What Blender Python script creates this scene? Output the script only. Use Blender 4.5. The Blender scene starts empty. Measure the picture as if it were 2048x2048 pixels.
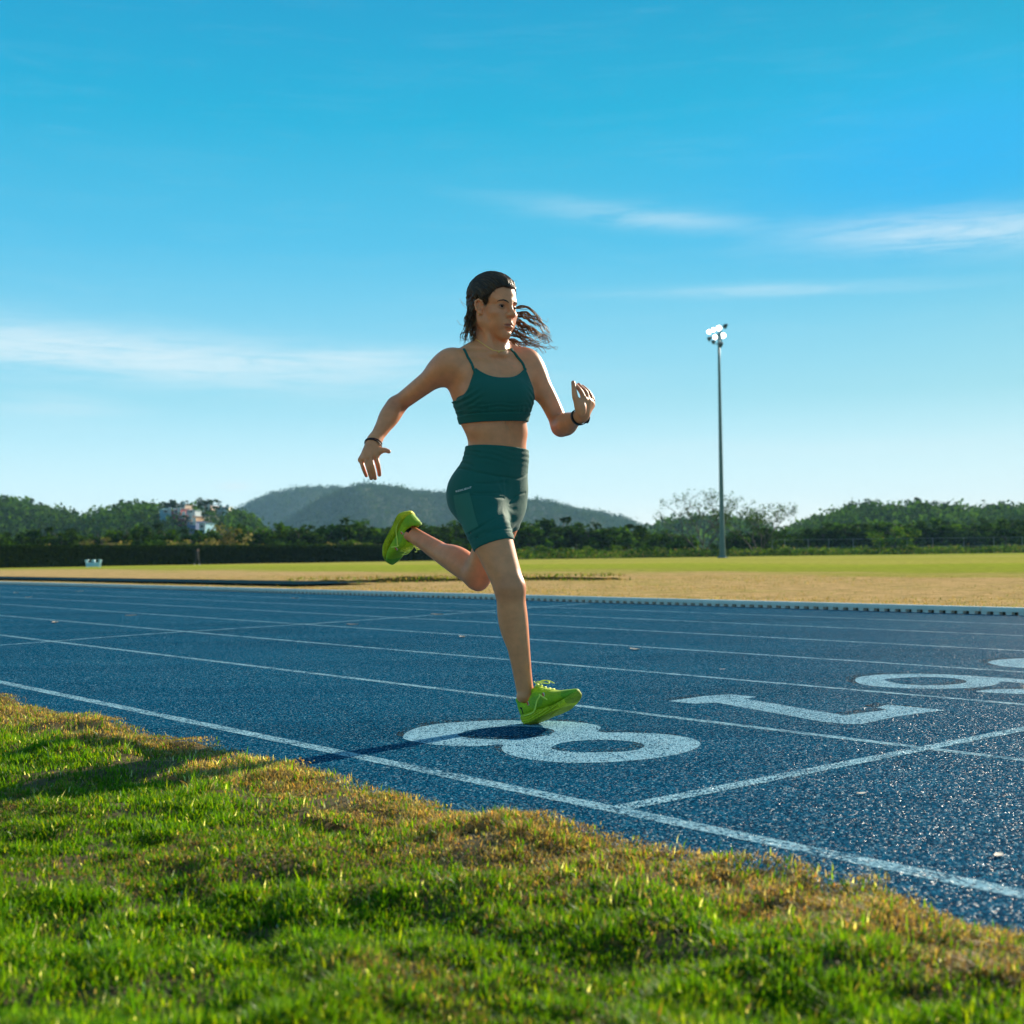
import bpy, bmesh, math, random
import numpy as np
from mathutils import Vector, Matrix, noise as mnoise
from mathutils.geometry import tessellate_polygon

R = math.radians
random.seed(7)
rng = np.random.default_rng(7)
C = bpy.context.scene.collection
scene = bpy.context.scene

# ------------------------------------------------------------------ camera
F_PX, CAM_H = 2522.0, 0.592
PITCH, ROLL = math.atan((1108.9 - 1024) / F_PX), 0.012
fw = np.array([0, math.cos(PITCH), math.sin(PITCH)])
_up0 = np.array([0, -math.sin(PITCH), math.cos(PITCH)])
_rt0 = np.array([1.0, 0, 0])
rt = math.cos(ROLL) * _rt0 - math.sin(ROLL) * _up0
up = math.sin(ROLL) * _rt0 + math.cos(ROLL) * _up0
cam_data = bpy.data.cameras.new('camera')
cam_data.sensor_width = 36.0
cam_data.lens = 36.0 * F_PX / 2048
cam_data.clip_end = 9000
cam_data.clip_start = 0.05
cam_data.dof.use_dof = True
cam_data.dof.focus_distance = 4.45
cam_data.dof.aperture_fstop = 5.2
cam = bpy.data.objects.new('camera', cam_data)
C.objects.link(cam)
m = Matrix.Identity(4)
for i in range(3):
    m[i][0], m[i][1], m[i][2] = rt[i], up[i], -fw[i]
m[2][3] = CAM_H
cam.matrix_world = m
scene.camera = cam

def W(px, py, Y):
    """world point of a photograph pixel at world depth Y"""
    d = rt * ((px - 1024) / F_PX) - up * ((py - 1024) / F_PX) + fw
    t = Y / d[1]
    return np.array([d[0] * t, Y, CAM_H + d[2] * t])

def G(px, py, z=0.0):
    d = rt * ((px - 1024) / F_PX) - up * ((py - 1024) / F_PX) + fw
    t = (z - CAM_H) / d[2]
    return np.array([d[0] * t, d[1] * t, z])

TH = R(40.2)                                   # lanes run away to the left
FWD = np.array([math.sin(TH), -math.cos(TH)])  # running direction on the ground
ACR = np.array([math.cos(TH), math.sin(TH)])   # across the lanes, towards the infield
def SP(s, p, z=0.0):
    q = s * FWD + p * ACR
    return (float(q[0]), float(q[1]), z)

# ------------------------------------------------------------------ sky and sun
SUN_EL, SUN_AZ = R(22.0), R(39.0)              # azimuth measured from +Y towards +X
world = bpy.data.worlds.new('World')
scene.world = world
world.use_nodes = True
scene.view_settings.view_transform = 'Standard'
scene.view_settings.look = 'None'
scene.view_settings.exposure = 1.02
scene.view_settings.gamma = 1
scene.view_settings.use_curve_mapping = False

class NT:
    """small helper to wire shader nodes"""
    def __init__(s, tree): s.t = tree; s.n = tree.nodes; s.l = tree.links
    def add(s, typ, **kw):
        nd = s.n.new(typ)
        for k, v in kw.items():
            if k == 'inp':
                for kk, vv in v.items():
                    if isinstance(vv, bpy.types.NodeSocket): s.l.new(vv, nd.inputs[kk])
                    else: nd.inputs[kk].default_value = vv
            else: setattr(nd, k, v)
        return nd
    def math(s, op, a, b=None, c=None, clamp=False):
        nd = s.n.new('ShaderNodeMath'); nd.operation = op; nd.use_clamp = clamp
        for i, v in enumerate((a, b, c)):
            if v is None: continue
            if isinstance(v, bpy.types.NodeSocket): s.l.new(v, nd.inputs[i])
            else: nd.inputs[i].default_value = v
        return nd.outputs[0]
    def mix(s, f, a, b, blend='MIX'):
        nd = s.n.new('ShaderNodeMix'); nd.data_type = 'RGBA'; nd.blend_type = blend
        for k, v in ((0, f), (6, a), (7, b)):
            if isinstance(v, bpy.types.NodeSocket): s.l.new(v, nd.inputs[k])
            elif k == 0: nd.inputs[k].default_value = v
            else: nd.inputs[k].default_value = (*v, 1) if len(v) == 3 else v
        return nd.outputs[2]
    def ramp(s, f, stops, interp='LINEAR'):
        nd = s.n.new('ShaderNodeValToRGB'); nd.color_ramp.interpolation = interp
        cr = nd.color_ramp
        while len(cr.elements) < len(stops): cr.elements.new(0.5)
        for e, (p, c) in zip(cr.elements, stops):
            e.position = p
            e.color = (c, c, c, 1) if isinstance(c, (int, float)) else (*c, 1)
        s.l.new(f, nd.inputs[0])
        return nd.outputs[0]
    def noise(s, vec, scale, detail=3, rough=0.55, dist=0.0):
        nd = s.add('ShaderNodeTexNoise', inp={'Vector': vec, 'Scale': scale, 'Detail': detail, 'Roughness': rough, 'Distortion': dist})
        return nd.outputs[0]
    def mapping(s, vec, scale=(1, 1, 1), loc=(0, 0, 0), rot=(0, 0, 0)):
        return s.add('ShaderNodeMapping', inp={'Vector': vec, 'Scale': scale, 'Location': loc, 'Rotation': rot}).outputs[0]

w = NT(world.node_tree)
w.n.clear()
sky = w.add('ShaderNodeTexSky', sky_type='NISHITA')
sky.sun_disc = False
sky.sun_elevation = SUN_EL
sky.sun_rotation = SUN_AZ
sky.altitude = 100
sky.air_density = 1.0
sky.dust_density = 0.6
sky.ozone_density = 1.4
tc = w.add('ShaderNodeTexCoord')
sep = w.add('ShaderNodeSeparateXYZ', inp={0: tc.outputs['Generated']})
az = w.math('ARCTAN2', sep.outputs[0], sep.outputs[1])      # radians right of +Y
el = w.math('ARCSINE', sep.outputs[2])
# colour grade of the whole sky: deep cyan high up, milky towards the horizon, zenith reddened as added fill light
lum = w.add('ShaderNodeVectorMath', operation='DOT_PRODUCT', inp={0: sky.outputs[0], 1: (0.2126, 0.7152, 0.0722)}).outputs['Value']
soft = w.add('ShaderNodeVectorMath', operation='SCALE', inp={0: sky.outputs[0], 'Scale': w.math('DIVIDE', 1.0, w.math('ADD', lum, 1.0))}).outputs[0]
soft = w.mix(0.65, soft, (0.62, 0.82, 1.08))
tint = w.ramp(w.math('DIVIDE', el, 1.2, clamp=True), [(0.0, (0.78, 0.72, 0.64)), (0.036, (0.62, 0.66, 0.61)), (0.102, (0.29, 0.475, 0.46)), (0.2, (0.08, 0.35, 0.40)), (0.28, (0.014, 0.29, 0.34)), (0.36, (0.012, 0.235, 0.30)), (0.52, (0.10, 0.245, 0.275)), (1.0, (0.20, 0.245, 0.265))])
graded = w.add('ShaderNodeVectorMath', operation='SCALE', inp={0: w.mix(1.0, soft, tint, 'MULTIPLY'), 'Scale': 12.0}).outputs[0]
# cirrus: streaky noise in azimuth / elevation, a few named banks and a faint veil everywhere
cv = w.add('ShaderNodeCombineXYZ', inp={0: az, 1: el, 2: 0.0}).outputs[0]
streak = w.noise(w.mapping(cv, scale=(5, 42, 1), rot=(0, 0, R(4))), 1.6, 6, 0.6, 0.5)
fine = w.noise(w.mapping(cv, scale=(9, 80, 1), rot=(0, 0, R(-7))), 2.2, 5, 0.65, 0.8)
def bank(px, py, wx, wy, tilt):
    q = rt * ((px - 1024) / F_PX) - up * ((py - 1024) / F_PX) + fw; q = q / np.linalg.norm(q)
    a0 = math.atan2(q[0], q[1]); e0 = math.asin(q[2])
    dx = w.math('SUBTRACT', az, a0); dy = w.math('SUBTRACT', el, e0)
    dy = w.math('ADD', dy, w.math('MULTIPLY', dx, tilt))
    q = w.math('ADD', w.math('POWER', w.math('DIVIDE', dx, wx / F_PX), 2.0), w.math('POWER', w.math('DIVIDE', dy, wy / F_PX), 2.0))
    return w.math('POWER', 2.718, w.math('MULTIPLY', q, -1.0))
banks = None
for b in [(190, 705, 620, 46, 0.055, 1.0), (620, 722, 260, 26, -0.03, 0.9), (1930, 462, 280, 36, 0.05, 0.8),
          (1300, 436, 230, 22, 0.13, 0.42), (1560, 580, 280, 12, 0.02, 0.4), (110, 815, 130, 30, 0.0, 0.35), (1500, 905, 700, 26, 0.0, 0.22),
          (466, 972, 34, 8, 0.0, 0.8)]:
    v = w.math('MULTIPLY', bank(*b[:5]), b[5])
    banks = v if banks is None else w.math('MAXIMUM', banks, v)
sn = w.math('ADD', w.math('MULTIPLY', streak, 0.62), w.math('MULTIPLY', fine, 0.38))
cl = w.math('MULTIPLY', banks, w.ramp(sn, [(0.33, 0.12), (0.5, 0.75), (0.65, 1.0)]))
veil = w.math('MULTIPLY', w.ramp(sn, [(0.5, 0.0), (0.8, 1.0)]), 0.05)
cl = w.math('MINIMUM', w.math('ADD', w.math('MULTIPLY', cl, 0.85), veil), 1.0)
graded = w.mix(w.math('MULTIPLY', bank(1930, 310, 460, 170, -0.05), 0.8), graded, (0.15, 3.0, 5.9))
cloudy = w.mix(cl, graded, (5.4, 6.1, 6.3))
bg = w.add('ShaderNodeBackground', inp={'Color': cloudy, 'Strength': 0.079})
w.add('ShaderNodeOutputWorld', inp={'Surface': bg.outputs[0]})

sun_data = bpy.data.lights.new('sun', 'SUN')
sun_data.energy = 5.0
sun_data.angle = R(0.53)
sun_data.color = (1.0, 0.86, 0.66)
sun = bpy.data.objects.new('sun', sun_data)
C.objects.link(sun)
sdir = Vector((math.cos(SUN_EL) * math.sin(SUN_AZ), math.cos(SUN_EL) * math.cos(SUN_AZ), math.sin(SUN_EL)))
sun.rotation_euler = sdir.to_track_quat('Z', 'Y').to_euler()
sun.location = (60, 80, 60)

# ------------------------------------------------------------------ helpers
def link(name, me, mat=None, parent=None, label=None, cat=None, group=None, kind=None):
    o = bpy.data.objects.new(name, me)
    C.objects.link(o)
    if mat is not None and me is not None and len(me.materials) == 0: me.materials.append(mat)
    if parent is not None: o.parent = parent
    for k, v in (('label', label), ('category', cat), ('group', group), ('kind', kind)):
        if v: o[k] = v
    return o

def empty(name, loc, label, cat, group=None, rz=0.0):
    o = link(name, None, None, None, label, cat, group)
    o.location = loc
    o.rotation_euler = (0, 0, rz)
    o.empty_display_size = 0.2
    return o

def mesh(name, v, f, smooth=False):
    me = bpy.data.meshes.new(name)
    v = np.asarray(v, dtype=np.float32).reshape(-1, 3)
    if isinstance(f, np.ndarray):
        n, k = f.shape
        me.vertices.add(len(v)); me.vertices.foreach_set('co', v.ravel())
        me.loops.add(n * k); me.loops.foreach_set('vertex_index', f.ravel().astype(np.int32))
        me.polygons.add(n)
        me.polygons.foreach_set('loop_start', np.arange(0, n * k, k, dtype=np.int32))
        me.update(calc_edges=True)
    else:
        me.from_pydata([tuple(map(float, q)) for q in v], [], f)
        me.update()
    if smooth: me.polygons.foreach_set('use_smooth', np.ones(len(me.polygons), bool))
    return me

def set_color(me, name, cols, domain='POINT'):
    at = me.color_attributes.new(name, 'FLOAT_COLOR', domain)
    cols = np.asarray(cols, dtype=np.float32)
    if cols.shape[1] == 3: cols = np.hstack([cols, np.ones((len(cols), 1), np.float32)])
    at.data.foreach_set('color', cols.ravel())

class MB:
    """collects boxes, tubes and lathes into one mesh"""
    def __init__(s): s.v = []; s.f = []
    def raw(s, v, f):
        k = len(s.v); s.v += [tuple(map(float, q)) for q in v]; s.f += [tuple(i + k for i in q) for q in f]
        return s
    def box(s, c, d, rz=0.0):
        cx, cy, cz = c; x, y, z = d[0] / 2, d[1] / 2, d[2] / 2
        ca, sa = math.cos(rz), math.sin(rz)
        v = [(cx + a * x * ca - b * y * sa, cy + a * x * sa + b * y * ca, cz + e * z) for e in (-1, 1) for a, b in ((-1, -1), (1, -1), (1, 1), (-1, 1))]
        return s.raw(v, [(0, 3, 2, 1), (4, 5, 6, 7), (0, 1, 5, 4), (1, 2, 6, 5), (2, 3, 7, 6), (3, 0, 4, 7)])
    def tube(s, pts, rad, n=8, cap=True):
        pts = [np.asarray(p, float) for p in pts]
        rad = rad if hasattr(rad, '__len__') else [rad] * len(pts)
        v = []; f = []; prev = None
        for i, p in enumerate(pts):
            t = pts[min(i + 1, len(pts) - 1)] - pts[max(i - 1, 0)]
            t = t / (np.linalg.norm(t) + 1e-9)
            a = prev if prev is not None else np.array([0.31, 0.17, 0.93])
            a = a - t * (a @ t)
            if np.linalg.norm(a) < 1e-3: a = np.cross(t, [1, 0, 0.2])
            a /= np.linalg.norm(a); prev = a; b = np.cross(t, a)
            for k in range(n):
                q = 2 * math.pi * k / n
                v.append(p + rad[i] * (math.cos(q) * a + math.sin(q) * b))
        for i in range(len(pts) - 1):
            for k in range(n):
                f.append((i * n + k, i * n + (k + 1) % n, (i + 1) * n + (k + 1) % n, (i + 1) * n + k))
        if cap:
            f.append(tuple(range(n - 1, -1, -1))); f.append(tuple((len(pts) - 1) * n + k for k in range(n)))
        return s.raw(v, f)
    def lathe(s, prof, c=(0, 0, 0), axis=(0, 0, 1), n=12):
        ax = np.asarray(axis, float); ax /= np.linalg.norm(ax)
        a = np.cross(ax, [0.3, 0.9, 0.1]); a /= np.linalg.norm(a); b = np.cross(ax, a)
        v = [np.asarray(c) + ax * h + r * (math.cos(2 * math.pi * k / n) * a + math.sin(2 * math.pi * k / n) * b) for h, r in prof for k in range(n)]
        f = [(i * n + k, i * n + (k + 1) % n, (i + 1) * n + (k + 1) % n, (i + 1) * n + k) for i in range(len(prof) - 1) for k in range(n)]
        f.append(tuple(range(n - 1, -1, -1))); f.append(tuple((len(prof) - 1) * n + k for k in range(n)))
        return s.raw(v, f)
    def me(s, name, smooth=False): return mesh(name, s.v, s.f, smooth)
    def build(s, name, mat, parent=None, smooth=False, **kw): return link(name, s.me(name, smooth), mat, parent, **kw)

def material(name, base=(0.5, 0.5, 0.5), rough=0.6, spec=0.5, metal=0.0):
    mt = bpy.data.materials.new(name)
    mt.use_nodes = True
    t = NT(mt.node_tree)
    b = t.n['Principled BSDF']
    b.inputs['Base Color'].default_value = (*base, 1)
    b.inputs['Roughness'].default_value = rough
    b.inputs['Specular IOR Level'].default_value = spec
    b.inputs['Metallic'].default_value = metal
    return mt, t, b

def rgb(*c):
    """sRGB 0-255 to linear"""
    return tuple((x / 255 / 12.92) if x / 255 <= 0.04045 else ((x / 255 + 0.055) / 1.055) ** 2.4 for x in c)

def varied(name, c1, c2, scale, rough=0.7, bump=0.0, bscale=None, spec=0.4, detail=4):
    """two-tone noisy surface with bump"""
    mt, t, b = material(name, c1, rough, spec)
    co = t.add('ShaderNodeTexCoord').outputs['Object']
    nz = t.noise(co, scale, detail)
    t.l.new(t.mix(t.ramp(nz, [(0.35, 0.0), (0.65, 1.0)]), c1, c2), b.inputs['Base Color'])
    if bump:
        bn = t.add('ShaderNodeBump', inp={'Strength': bump, 'Height': t.noise(co, bscale or scale * 4, 3)})
        t.l.new(bn.outputs[0], b.inputs['Normal'])
    return mt

# ------------------------------------------------------------------ ground materials
def track_material(name, kind):
    mt, t, b = material(name, (0.01, 0.07, 0.15), 0.5, 0.5)
    co = t.add('ShaderNodeTexCoord').outputs['Object']
    v1 = t.add('ShaderNodeTexVoronoi', inp={'Vector': co, 'Scale': 230.0, 'Randomness': 1.0})
    v2 = t.add('ShaderNodeTexVoronoi', inp={'Vector': co, 'Scale': 120.0, 'Randomness': 1.0})
    sepc = t.add('ShaderNodeSeparateColor', inp={0: v1.outputs['Color']})
    r1 = sepc.outputs[0]
    big = t.noise(co, 0.7, 4)
    mid = t.noise(co, 5.0, 3)
    wear = t.math('ADD', t.math('MULTIPLY', big, 0.6), t.math('MULTIPLY', mid, 0.4))
    gran = t.ramp(r1, [(0.0, (0.0004, 0.008, 0.02)), (0.3, (0.0008, 0.025, 0.058)), (0.6, (0.002, 0.062, 0.122)), (0.87, (0.006, 0.13, 0.22)), (0.96, (0.08, 0.25, 0.34)), (1.0, (0.36, 0.48, 0.5))])
    blue = t.mix(t.ramp(wear, [(0.35, 0.0), (0.75, 0.4)]), gran, (0.002, 0.07, 0.135))
    blue = t.mix(1.0, blue, t.ramp(t.noise(t.mapping(co, rot=(0, 0, TH), scale=(0.22, 1, 1)), 1.3, 6, 0.72), [(0.32, (0.72, 0.80, 0.85)), (0.5, (1, 1.04, 1.08)), (0.7, (1.4, 1.28, 1.25))]), 'MULTIPLY')
    if kind == 'rubber': col = blue
    else:
        fade = t.noise(co, 3.2, 5, 0.7)
        holes = t.math('LESS_THAN', t.math('ADD', sepc.outputs[1], t.math('MULTIPLY', t.math('SUBTRACT', fade, 0.5), 0.9)), {'paint': 0.30, 'line': 0.38, 'black': 0.5}[kind])
        pc = {'paint': (0.21, 0.385, 0.475), 'line': (0.24, 0.42, 0.5), 'black': (0.02, 0.018, 0.014)}[kind]
        pv = t.mix(t.math('MULTIPLY', r1, 0.5), pc, tuple(x * (1.5 if kind != 'black' else 3.0) for x in pc))
        col = t.mix(holes, pv, gran)
        al = t.math('GREATER_THAN', t.math('ADD', t.noise(co, 9.0, 4), t.math('MULTIPLY', sepc.outputs[2], 0.35)), {'line': 0.52, 'black': 0.64, 'paint': 0.42}[kind])
        col = t.mix(al, blue, col)
    t.l.new(col, b.inputs['Base Color'])
    h = t.math('ADD', t.math('MULTIPLY', v1.outputs['Distance'], -1.0), t.math('MULTIPLY', v2.outputs['Distance'], -0.7))
    bn = t.add('ShaderNodeBump', inp={'Strength': 0.75, 'Distance': 0.004, 'Height': h})
    t.l.new(bn.outputs[0], b.inputs['Normal'])
    t.l.new(t.ramp(sepc.outputs[2], [(0.0, 0.32), (1.0, 0.62)]), b.inputs['Roughness'])
    df = t.add('ShaderNodeBsdfDiffuse', inp={'Color': col, 'Normal': bn.outputs[0]})
    mx = t.add('ShaderNodeMixShader', inp={0: t.ramp(sepc.outputs[1], [(0.0, 0.015), (0.91, 0.02), (0.96, 0.85)]), 1: df.outputs[0], 2: b.outputs[0]})
    t.l.new(mx.outputs[0], t.n['Material Output'].inputs[0])
    return mt
M = {}
M['track'] = track_material('blue_rubber', 'rubber')
M['paint'] = track_material('pale_paint', 'paint')
M['line'] = track_material('worn_line_paint', 'line')
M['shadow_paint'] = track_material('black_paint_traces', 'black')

def field_material():
    mt, t, b = material('infield_grass', (0.2, 0.2, 0.05), 1.0, 0.0)
    geo = t.add('ShaderNodeNewGeometry').outputs['Position']
    rot = t.mapping(geo, rot=(0, 0, -(math.pi / 2 - (math.pi / 2 - TH))))  # x across lanes, y back along them
    sx = t.add('ShaderNodeSeparateXYZ', inp={0: rot})
    pp = sx.outputs[0]
    wob = t.noise(t.mapping(rot, scale=(1, 0.25, 1)), 0.22, 6, 0.7)
    pw = t.math('ADD', pp, t.math('MULTIPLY', t.math('SUBTRACT', wob, 0.5), 34.0))
    green = (0.30, 0.32, 0.045); tan = (0.52, 0.345, 0.155); ygreen = (0.42, 0.37, 0.08); dry = (0.50, 0.34, 0.15)
    band = t.ramp(t.math('DIVIDE', pw, 120.0, clamp=True), [(0.0, dry), (0.12, tan), (0.2, tan), (0.24, green), (0.36, (0.32, 0.36, 0.04)), (0.42, ygreen), (0.6, (0.36, 0.36, 0.06)), (0.72, (0.42, 0.37, 0.09)), (1.0, (0.32, 0.34, 0.05))])
    patch = t.noise(t.mapping(rot, scale=(1, 0.4, 1)), 0.5, 5, 0.65)
    c = t.mix(t.ramp(patch, [(0.5, 0.0), (0.75, 0.4)]), band, green)
    c = t.mix(t.ramp(t.noise(rot, 1.7, 5, 0.7), [(0.45, 0.0), (0.8, 0.35)]), c, (0.2, 0.15, 0.06))
    fine = t.noise(geo, 38.0, 3, 0.7)
    c = t.mix(1.0, c, t.ramp(fine, [(0.3, 0.55), (0.7, 1.35)]), 'MULTIPLY')
    c = t.mix(1.0, c, t.ramp(t.noise(rot, 2.6, 7, 0.75), [(0.3, (0.5, 0.55, 0.5)), (0.5, (0.95, 0.97, 0.95)), (0.72, (1.4, 1.3, 1.5))]), 'MULTIPLY')
    c = t.mix(t.ramp(t.noise(t.mapping(rot, scale=(1, 0.3, 1)), 0.8, 6, 0.7), [(0.56, 0.0), (0.75, 0.5)]), c, (0.24, 0.28, 0.04))
    t.l.new(c, b.inputs['Base Color'])
    bn = t.add('ShaderNodeBump', inp={'Strength': 0.8, 'Distance': 0.05, 'Height': t.noise(geo, 22.0, 4, 0.7)})
    t.l.new(bn.outputs[0], b.inputs['Normal'])
    return mt
M['field'] = field_material()
M['soil'] = varied('dry_soil_and_thatch', (0.05, 0.04, 0.018), (0.13, 0.1, 0.05), 40, 0.95, 0.9, 160, 0.1)
M['runway'] = varied('dark_blue_runway', (0.006, 0.022, 0.035), (0.01, 0.035, 0.05), 3, 1.0, 0.3, 60, 0.0)
M['mound'] = varied('bare_earth_with_grass', (0.02, 0.017, 0.008), (0.045, 0.045, 0.012), 2.5, 1.0, 0.8, 30, 0.0)
M['kerb'] = varied('weathered_white_rail', (0.62, 0.60, 0.52), (0.72, 0.70, 0.62), 3, 0.45, 0.05, 60)
M['dark_gap'] = varied('shaded_drain_gap', (0.015, 0.018, 0.014), (0.03, 0.035, 0.02), 20, 0.95)

# ------------------------------------------------------------------ ground, track and markings
def sheet(name, pts, mat, z, parent=None, kind='structure'):
    me = mesh(name, [(q[0], q[1], z) for q in pts], [tuple(range(len(pts)))])
    return link(name, me, mat, parent, kind=kind)

sheet('ground', [(-3500, -300), (3500, -300), (3500, 4200), (-3500, 4200)], M['field'], -0.06)
trk_pts = [SP(-160, 1.64), SP(40, 1.64), SP(40, 10.62), SP(-160, 10.62)]
track = sheet('track', trk_pts, M['track'], 0.0)
LANES = [2.07, 3.375, 4.575, 5.77, 6.97, 8.17, 9.37]
for i, p0 in enumerate(LANES):
    hw = 0.022 if i else 0.028
    sheet('lane_line', [SP(-150, p0 - hw), SP(38, p0 - hw), SP(38, p0 + hw), SP(-150, p0 + hw)], M['line'], 0.0006, track, None)
sheet('start_line', [SP(-2.125, 2.06), SP(-2.07, 2.06), SP(-2.07, 10.4), SP(-2.125, 10.4)], M['line'], 0.0009, track, None)
# a curved start line further back
cs = [(2.07, -8.95), (2.963, -9.07), (3.36, -9.19), (3.79, -9.33), (4.33, -9.48), (5.84, -9.7), (7.8, -10.15), (10.4, -10.9)]
cs = [(p0, s0) for p0, s0 in cs]
v = []
for p0, s0 in cs: v += [SP(s0 - 0.025, p0, 0.0009), SP(s0 + 0.025, p0, 0.0009)]
link('curved_start_line', mesh('curved_start_line', v, [(2 * i, 2 * i + 1, 2 * i + 3, 2 * i + 2) for i in range(len(cs) - 1)]), M['line'], track)

def crom(pts, n=5):
    """closed Catmull-Rom through points"""
    out = []; k = len(pts); P = [np.array(p, float) for p in pts]
    for i in range(k):
        a, b, c, d = P[i - 1], P[i], P[(i + 1) % k], P[(i + 2) % k]
        for j in range(n):
            t = j / n
            out.append(0.5 * ((2 * b) + (c - a) * t + (2 * a - 5 * b + 4 * c - d) * t * t + (3 * b - a - 3 * c + d) * t ** 3))
    return out

def digit(name, loops, mat, z, ds=0.0, dp=0.0):
    L3 = [[Vector(SP(q[0] + ds, q[1] + dp, 0.0)) for q in lp] for lp in loops]
    tris = tessellate_polygon(L3)
    flat = [q for lp in L3 for q in lp]
    fs = []
    for a, b, c in tris:
        n = (flat[b] - flat[a]).cross(flat[c] - flat[a]).z
        fs.append((a, b, c) if n > 0 else (a, c, b))
    return link(name, mesh(name, [(q.x, q.y, z) for q in flat], fs), mat, track)

eight = [crom([(-3.42, 2.41), (-3.545, 2.56), (-3.565, 2.72), (-3.49, 2.88), (-3.37, 2.99), (-3.24, 3.045), (-3.12, 3.02), (-3.03, 2.93), (-2.95, 2.985), (-2.84, 3.04), (-2.71, 3.03), (-2.6, 2.94), (-2.535, 2.78), (-2.54, 2.62), (-2.61, 2.47), (-2.73, 2.4), (-2.87, 2.405), (-2.98, 2.465), (-3.045, 2.52), (-3.08, 2.43), (-3.18, 2.37), (-3.31, 2.36)]),
         crom([(-3.315, 2.555), (-3.37, 2.67), (-3.36, 2.77), (-3.28, 2.855), (-3.17, 2.85), (-3.1, 2.77), (-3.09, 2.68), (-3.13, 2.585), (-3.22, 2.535)]),
         crom([(-2.9, 2.6), (-2.94, 2.7), (-2.905, 2.8), (-2.81, 2.85), (-2.72, 2.82), (-2.675, 2.74), (-2.69, 2.67), (-2.755, 2.59), (-2.84, 2.565)])]
seven = [[(-3.46, 3.725), (-3.475, 3.96), (-3.44, 4.085), (-3.3, 4.085), (-3.295, 4.0), (-2.92, 3.895), (-2.79, 3.86), (-2.712, 3.84), (-2.69, 4.085), (-2.76, 4.11), (-2.78, 4.22), (-2.535, 4.225), (-2.55, 4.13), (-2.56, 3.93), (-2.535, 3.69), (-2.575, 3.65), (-2.67, 3.645), (-2.87, 3.705), (-3.095, 3.765), (-3.29, 3.82), (-3.325, 3.735)]]
six = [crom([(-3.41, 4.92), (-3.48, 5.08), (-3.46, 5.24), (-3.36, 5.37), (-3.2, 5.435), (-3.0, 5.45), (-2.8, 5.44), (-2.62, 5.36), (-2.52, 5.2), (-2.53, 5.02), (-2.6, 4.9), (-2.72, 4.855), (-2.785, 4.87), (-2.76, 5.0), (-2.69, 5.08), (-2.7, 5.2), (-2.8, 5.29), (-2.9, 5.29), (-2.86, 5.17), (-2.85, 5.02), (-2.93, 4.86), (-3.08, 4.76), (-3.26, 4.77)]),
       crom([(-3.315, 5.01), (-3.32, 5.13), (-3.25, 5.25), (-3.15, 5.29), (-3.04, 5.23), (-2.985, 5.1), (-3.03, 4.96), (-3.16, 4.91)])]
five = [crom([(-3.3, 6.0), (-3.44, 6.14), (-3.48, 6.3), (-3.45, 6.45), (-3.34, 6.56), (-3.2, 6.6), (-3.2, 6.42), (-3.3, 6.35), (-3.3, 6.25), (-3.2, 6.16), (-3.08, 6.17), (-3.02, 6.25), (-3.03, 6.36), (-3.08, 6.45), (-3.06, 6.58), (-2.55, 6.52), (-2.55, 6.06), (-2.72, 6.05), (-2.73, 6.36), (-2.88, 6.38), (-2.86, 6.2), (-2.92, 6.06), (-3.05, 5.98), (-3.18, 5.97)], 3)]
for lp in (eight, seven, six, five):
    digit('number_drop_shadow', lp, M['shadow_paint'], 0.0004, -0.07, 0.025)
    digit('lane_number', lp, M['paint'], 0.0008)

# infield sheet with soft undulation, near edge behind the kerb
def field_z(s, p): return 0.03 + 0.03 * mnoise.noise(Vector((s * 0.15, p * 0.15, 0.0))) * min(1.0, (p - 10.7) / 3)
ps = list(np.concatenate([np.arange(10.72, 30, 0.6), np.arange(30, 100, 4), [110, 130, 160]]))
ss = list(np.concatenate([np.arange(-230, -45, 8), np.arange(-45, 12, 0.8), np.arange(12, 190, 8)]))
v = [SP(s0, p0, field_z(s0, p0)) for p0 in ps for s0 in ss]
n = len(ss)
f = [(i * n + j, (i + 1) * n + j, (i + 1) * n + j + 1, i * n + j + 1) for i in range(len(ps) - 1) for j in range(n - 1)]
link('infield', mesh('infield', v, f, True), M['field'], kind='structure')

# long jump runway: a blue strip in the infield, and a low earth bank beyond its end
a0, a1 = G(-300, 1153, 0.05), G(600, 1171.5, 0.05)
d = (a1 - a0)[:2]; d = d / np.linalg.norm(d); nn = np.array([-d[1], d[0]])
v = [(a0[0] - 2 * d[0], a0[1] - 2 * d[1], 0.075), (a1[0], a1[1], 0.075), (a1[0] + 1.9 * nn[0], a1[1] + 1.9 * nn[1], 0.075), (a0[0] + 1.9 * nn[0], a0[1] + 1.9 * nn[1], 0.075)]
link('runway', mesh('runway', v, [(0, 1, 2, 3)]), M['runway'], kind='structure')
b0, b1 = G(560, 1172), G(1262, 1162.5)
v = []; nseg, nc = 60, 9
d = (b1 - b0)[:2]; Lb = np.linalg.norm(d); d /= Lb; nn = np.array([-d[1], d[0]])
for i in range(nseg + 1):
    t = i / nseg
    for j in range(nc):
        u = j / (nc - 1)
        q = b0[:2] + d * Lb * t + nn * (u * 3.2 + 0.5 * mnoise.noise(Vector((t * 5, 0, 3))))
        hgt = 0.15 * (min(1, u / 0.2) ** 0.8 if u < 0.2 else (1 - (u - 0.2) / 0.8) ** 1.3) * math.sin(math.pi * t) ** 0.35 * (0.9 + 0.3 * mnoise.noise(Vector((t * 7, 2, 5)))) if 0 < t < 1 else 0.0
        v.append((q[0], q[1], 0.0 + hgt + 0.035 * mnoise.noise(Vector((t * 30, u * 4, 1))) * (0 < j < nc - 1)))
f = [(i * nc + j, (i + 1) * nc + j, (i + 1) * nc + j + 1, i * nc + j + 1) for i in range(nseg) for j in range(nc - 1)]
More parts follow.
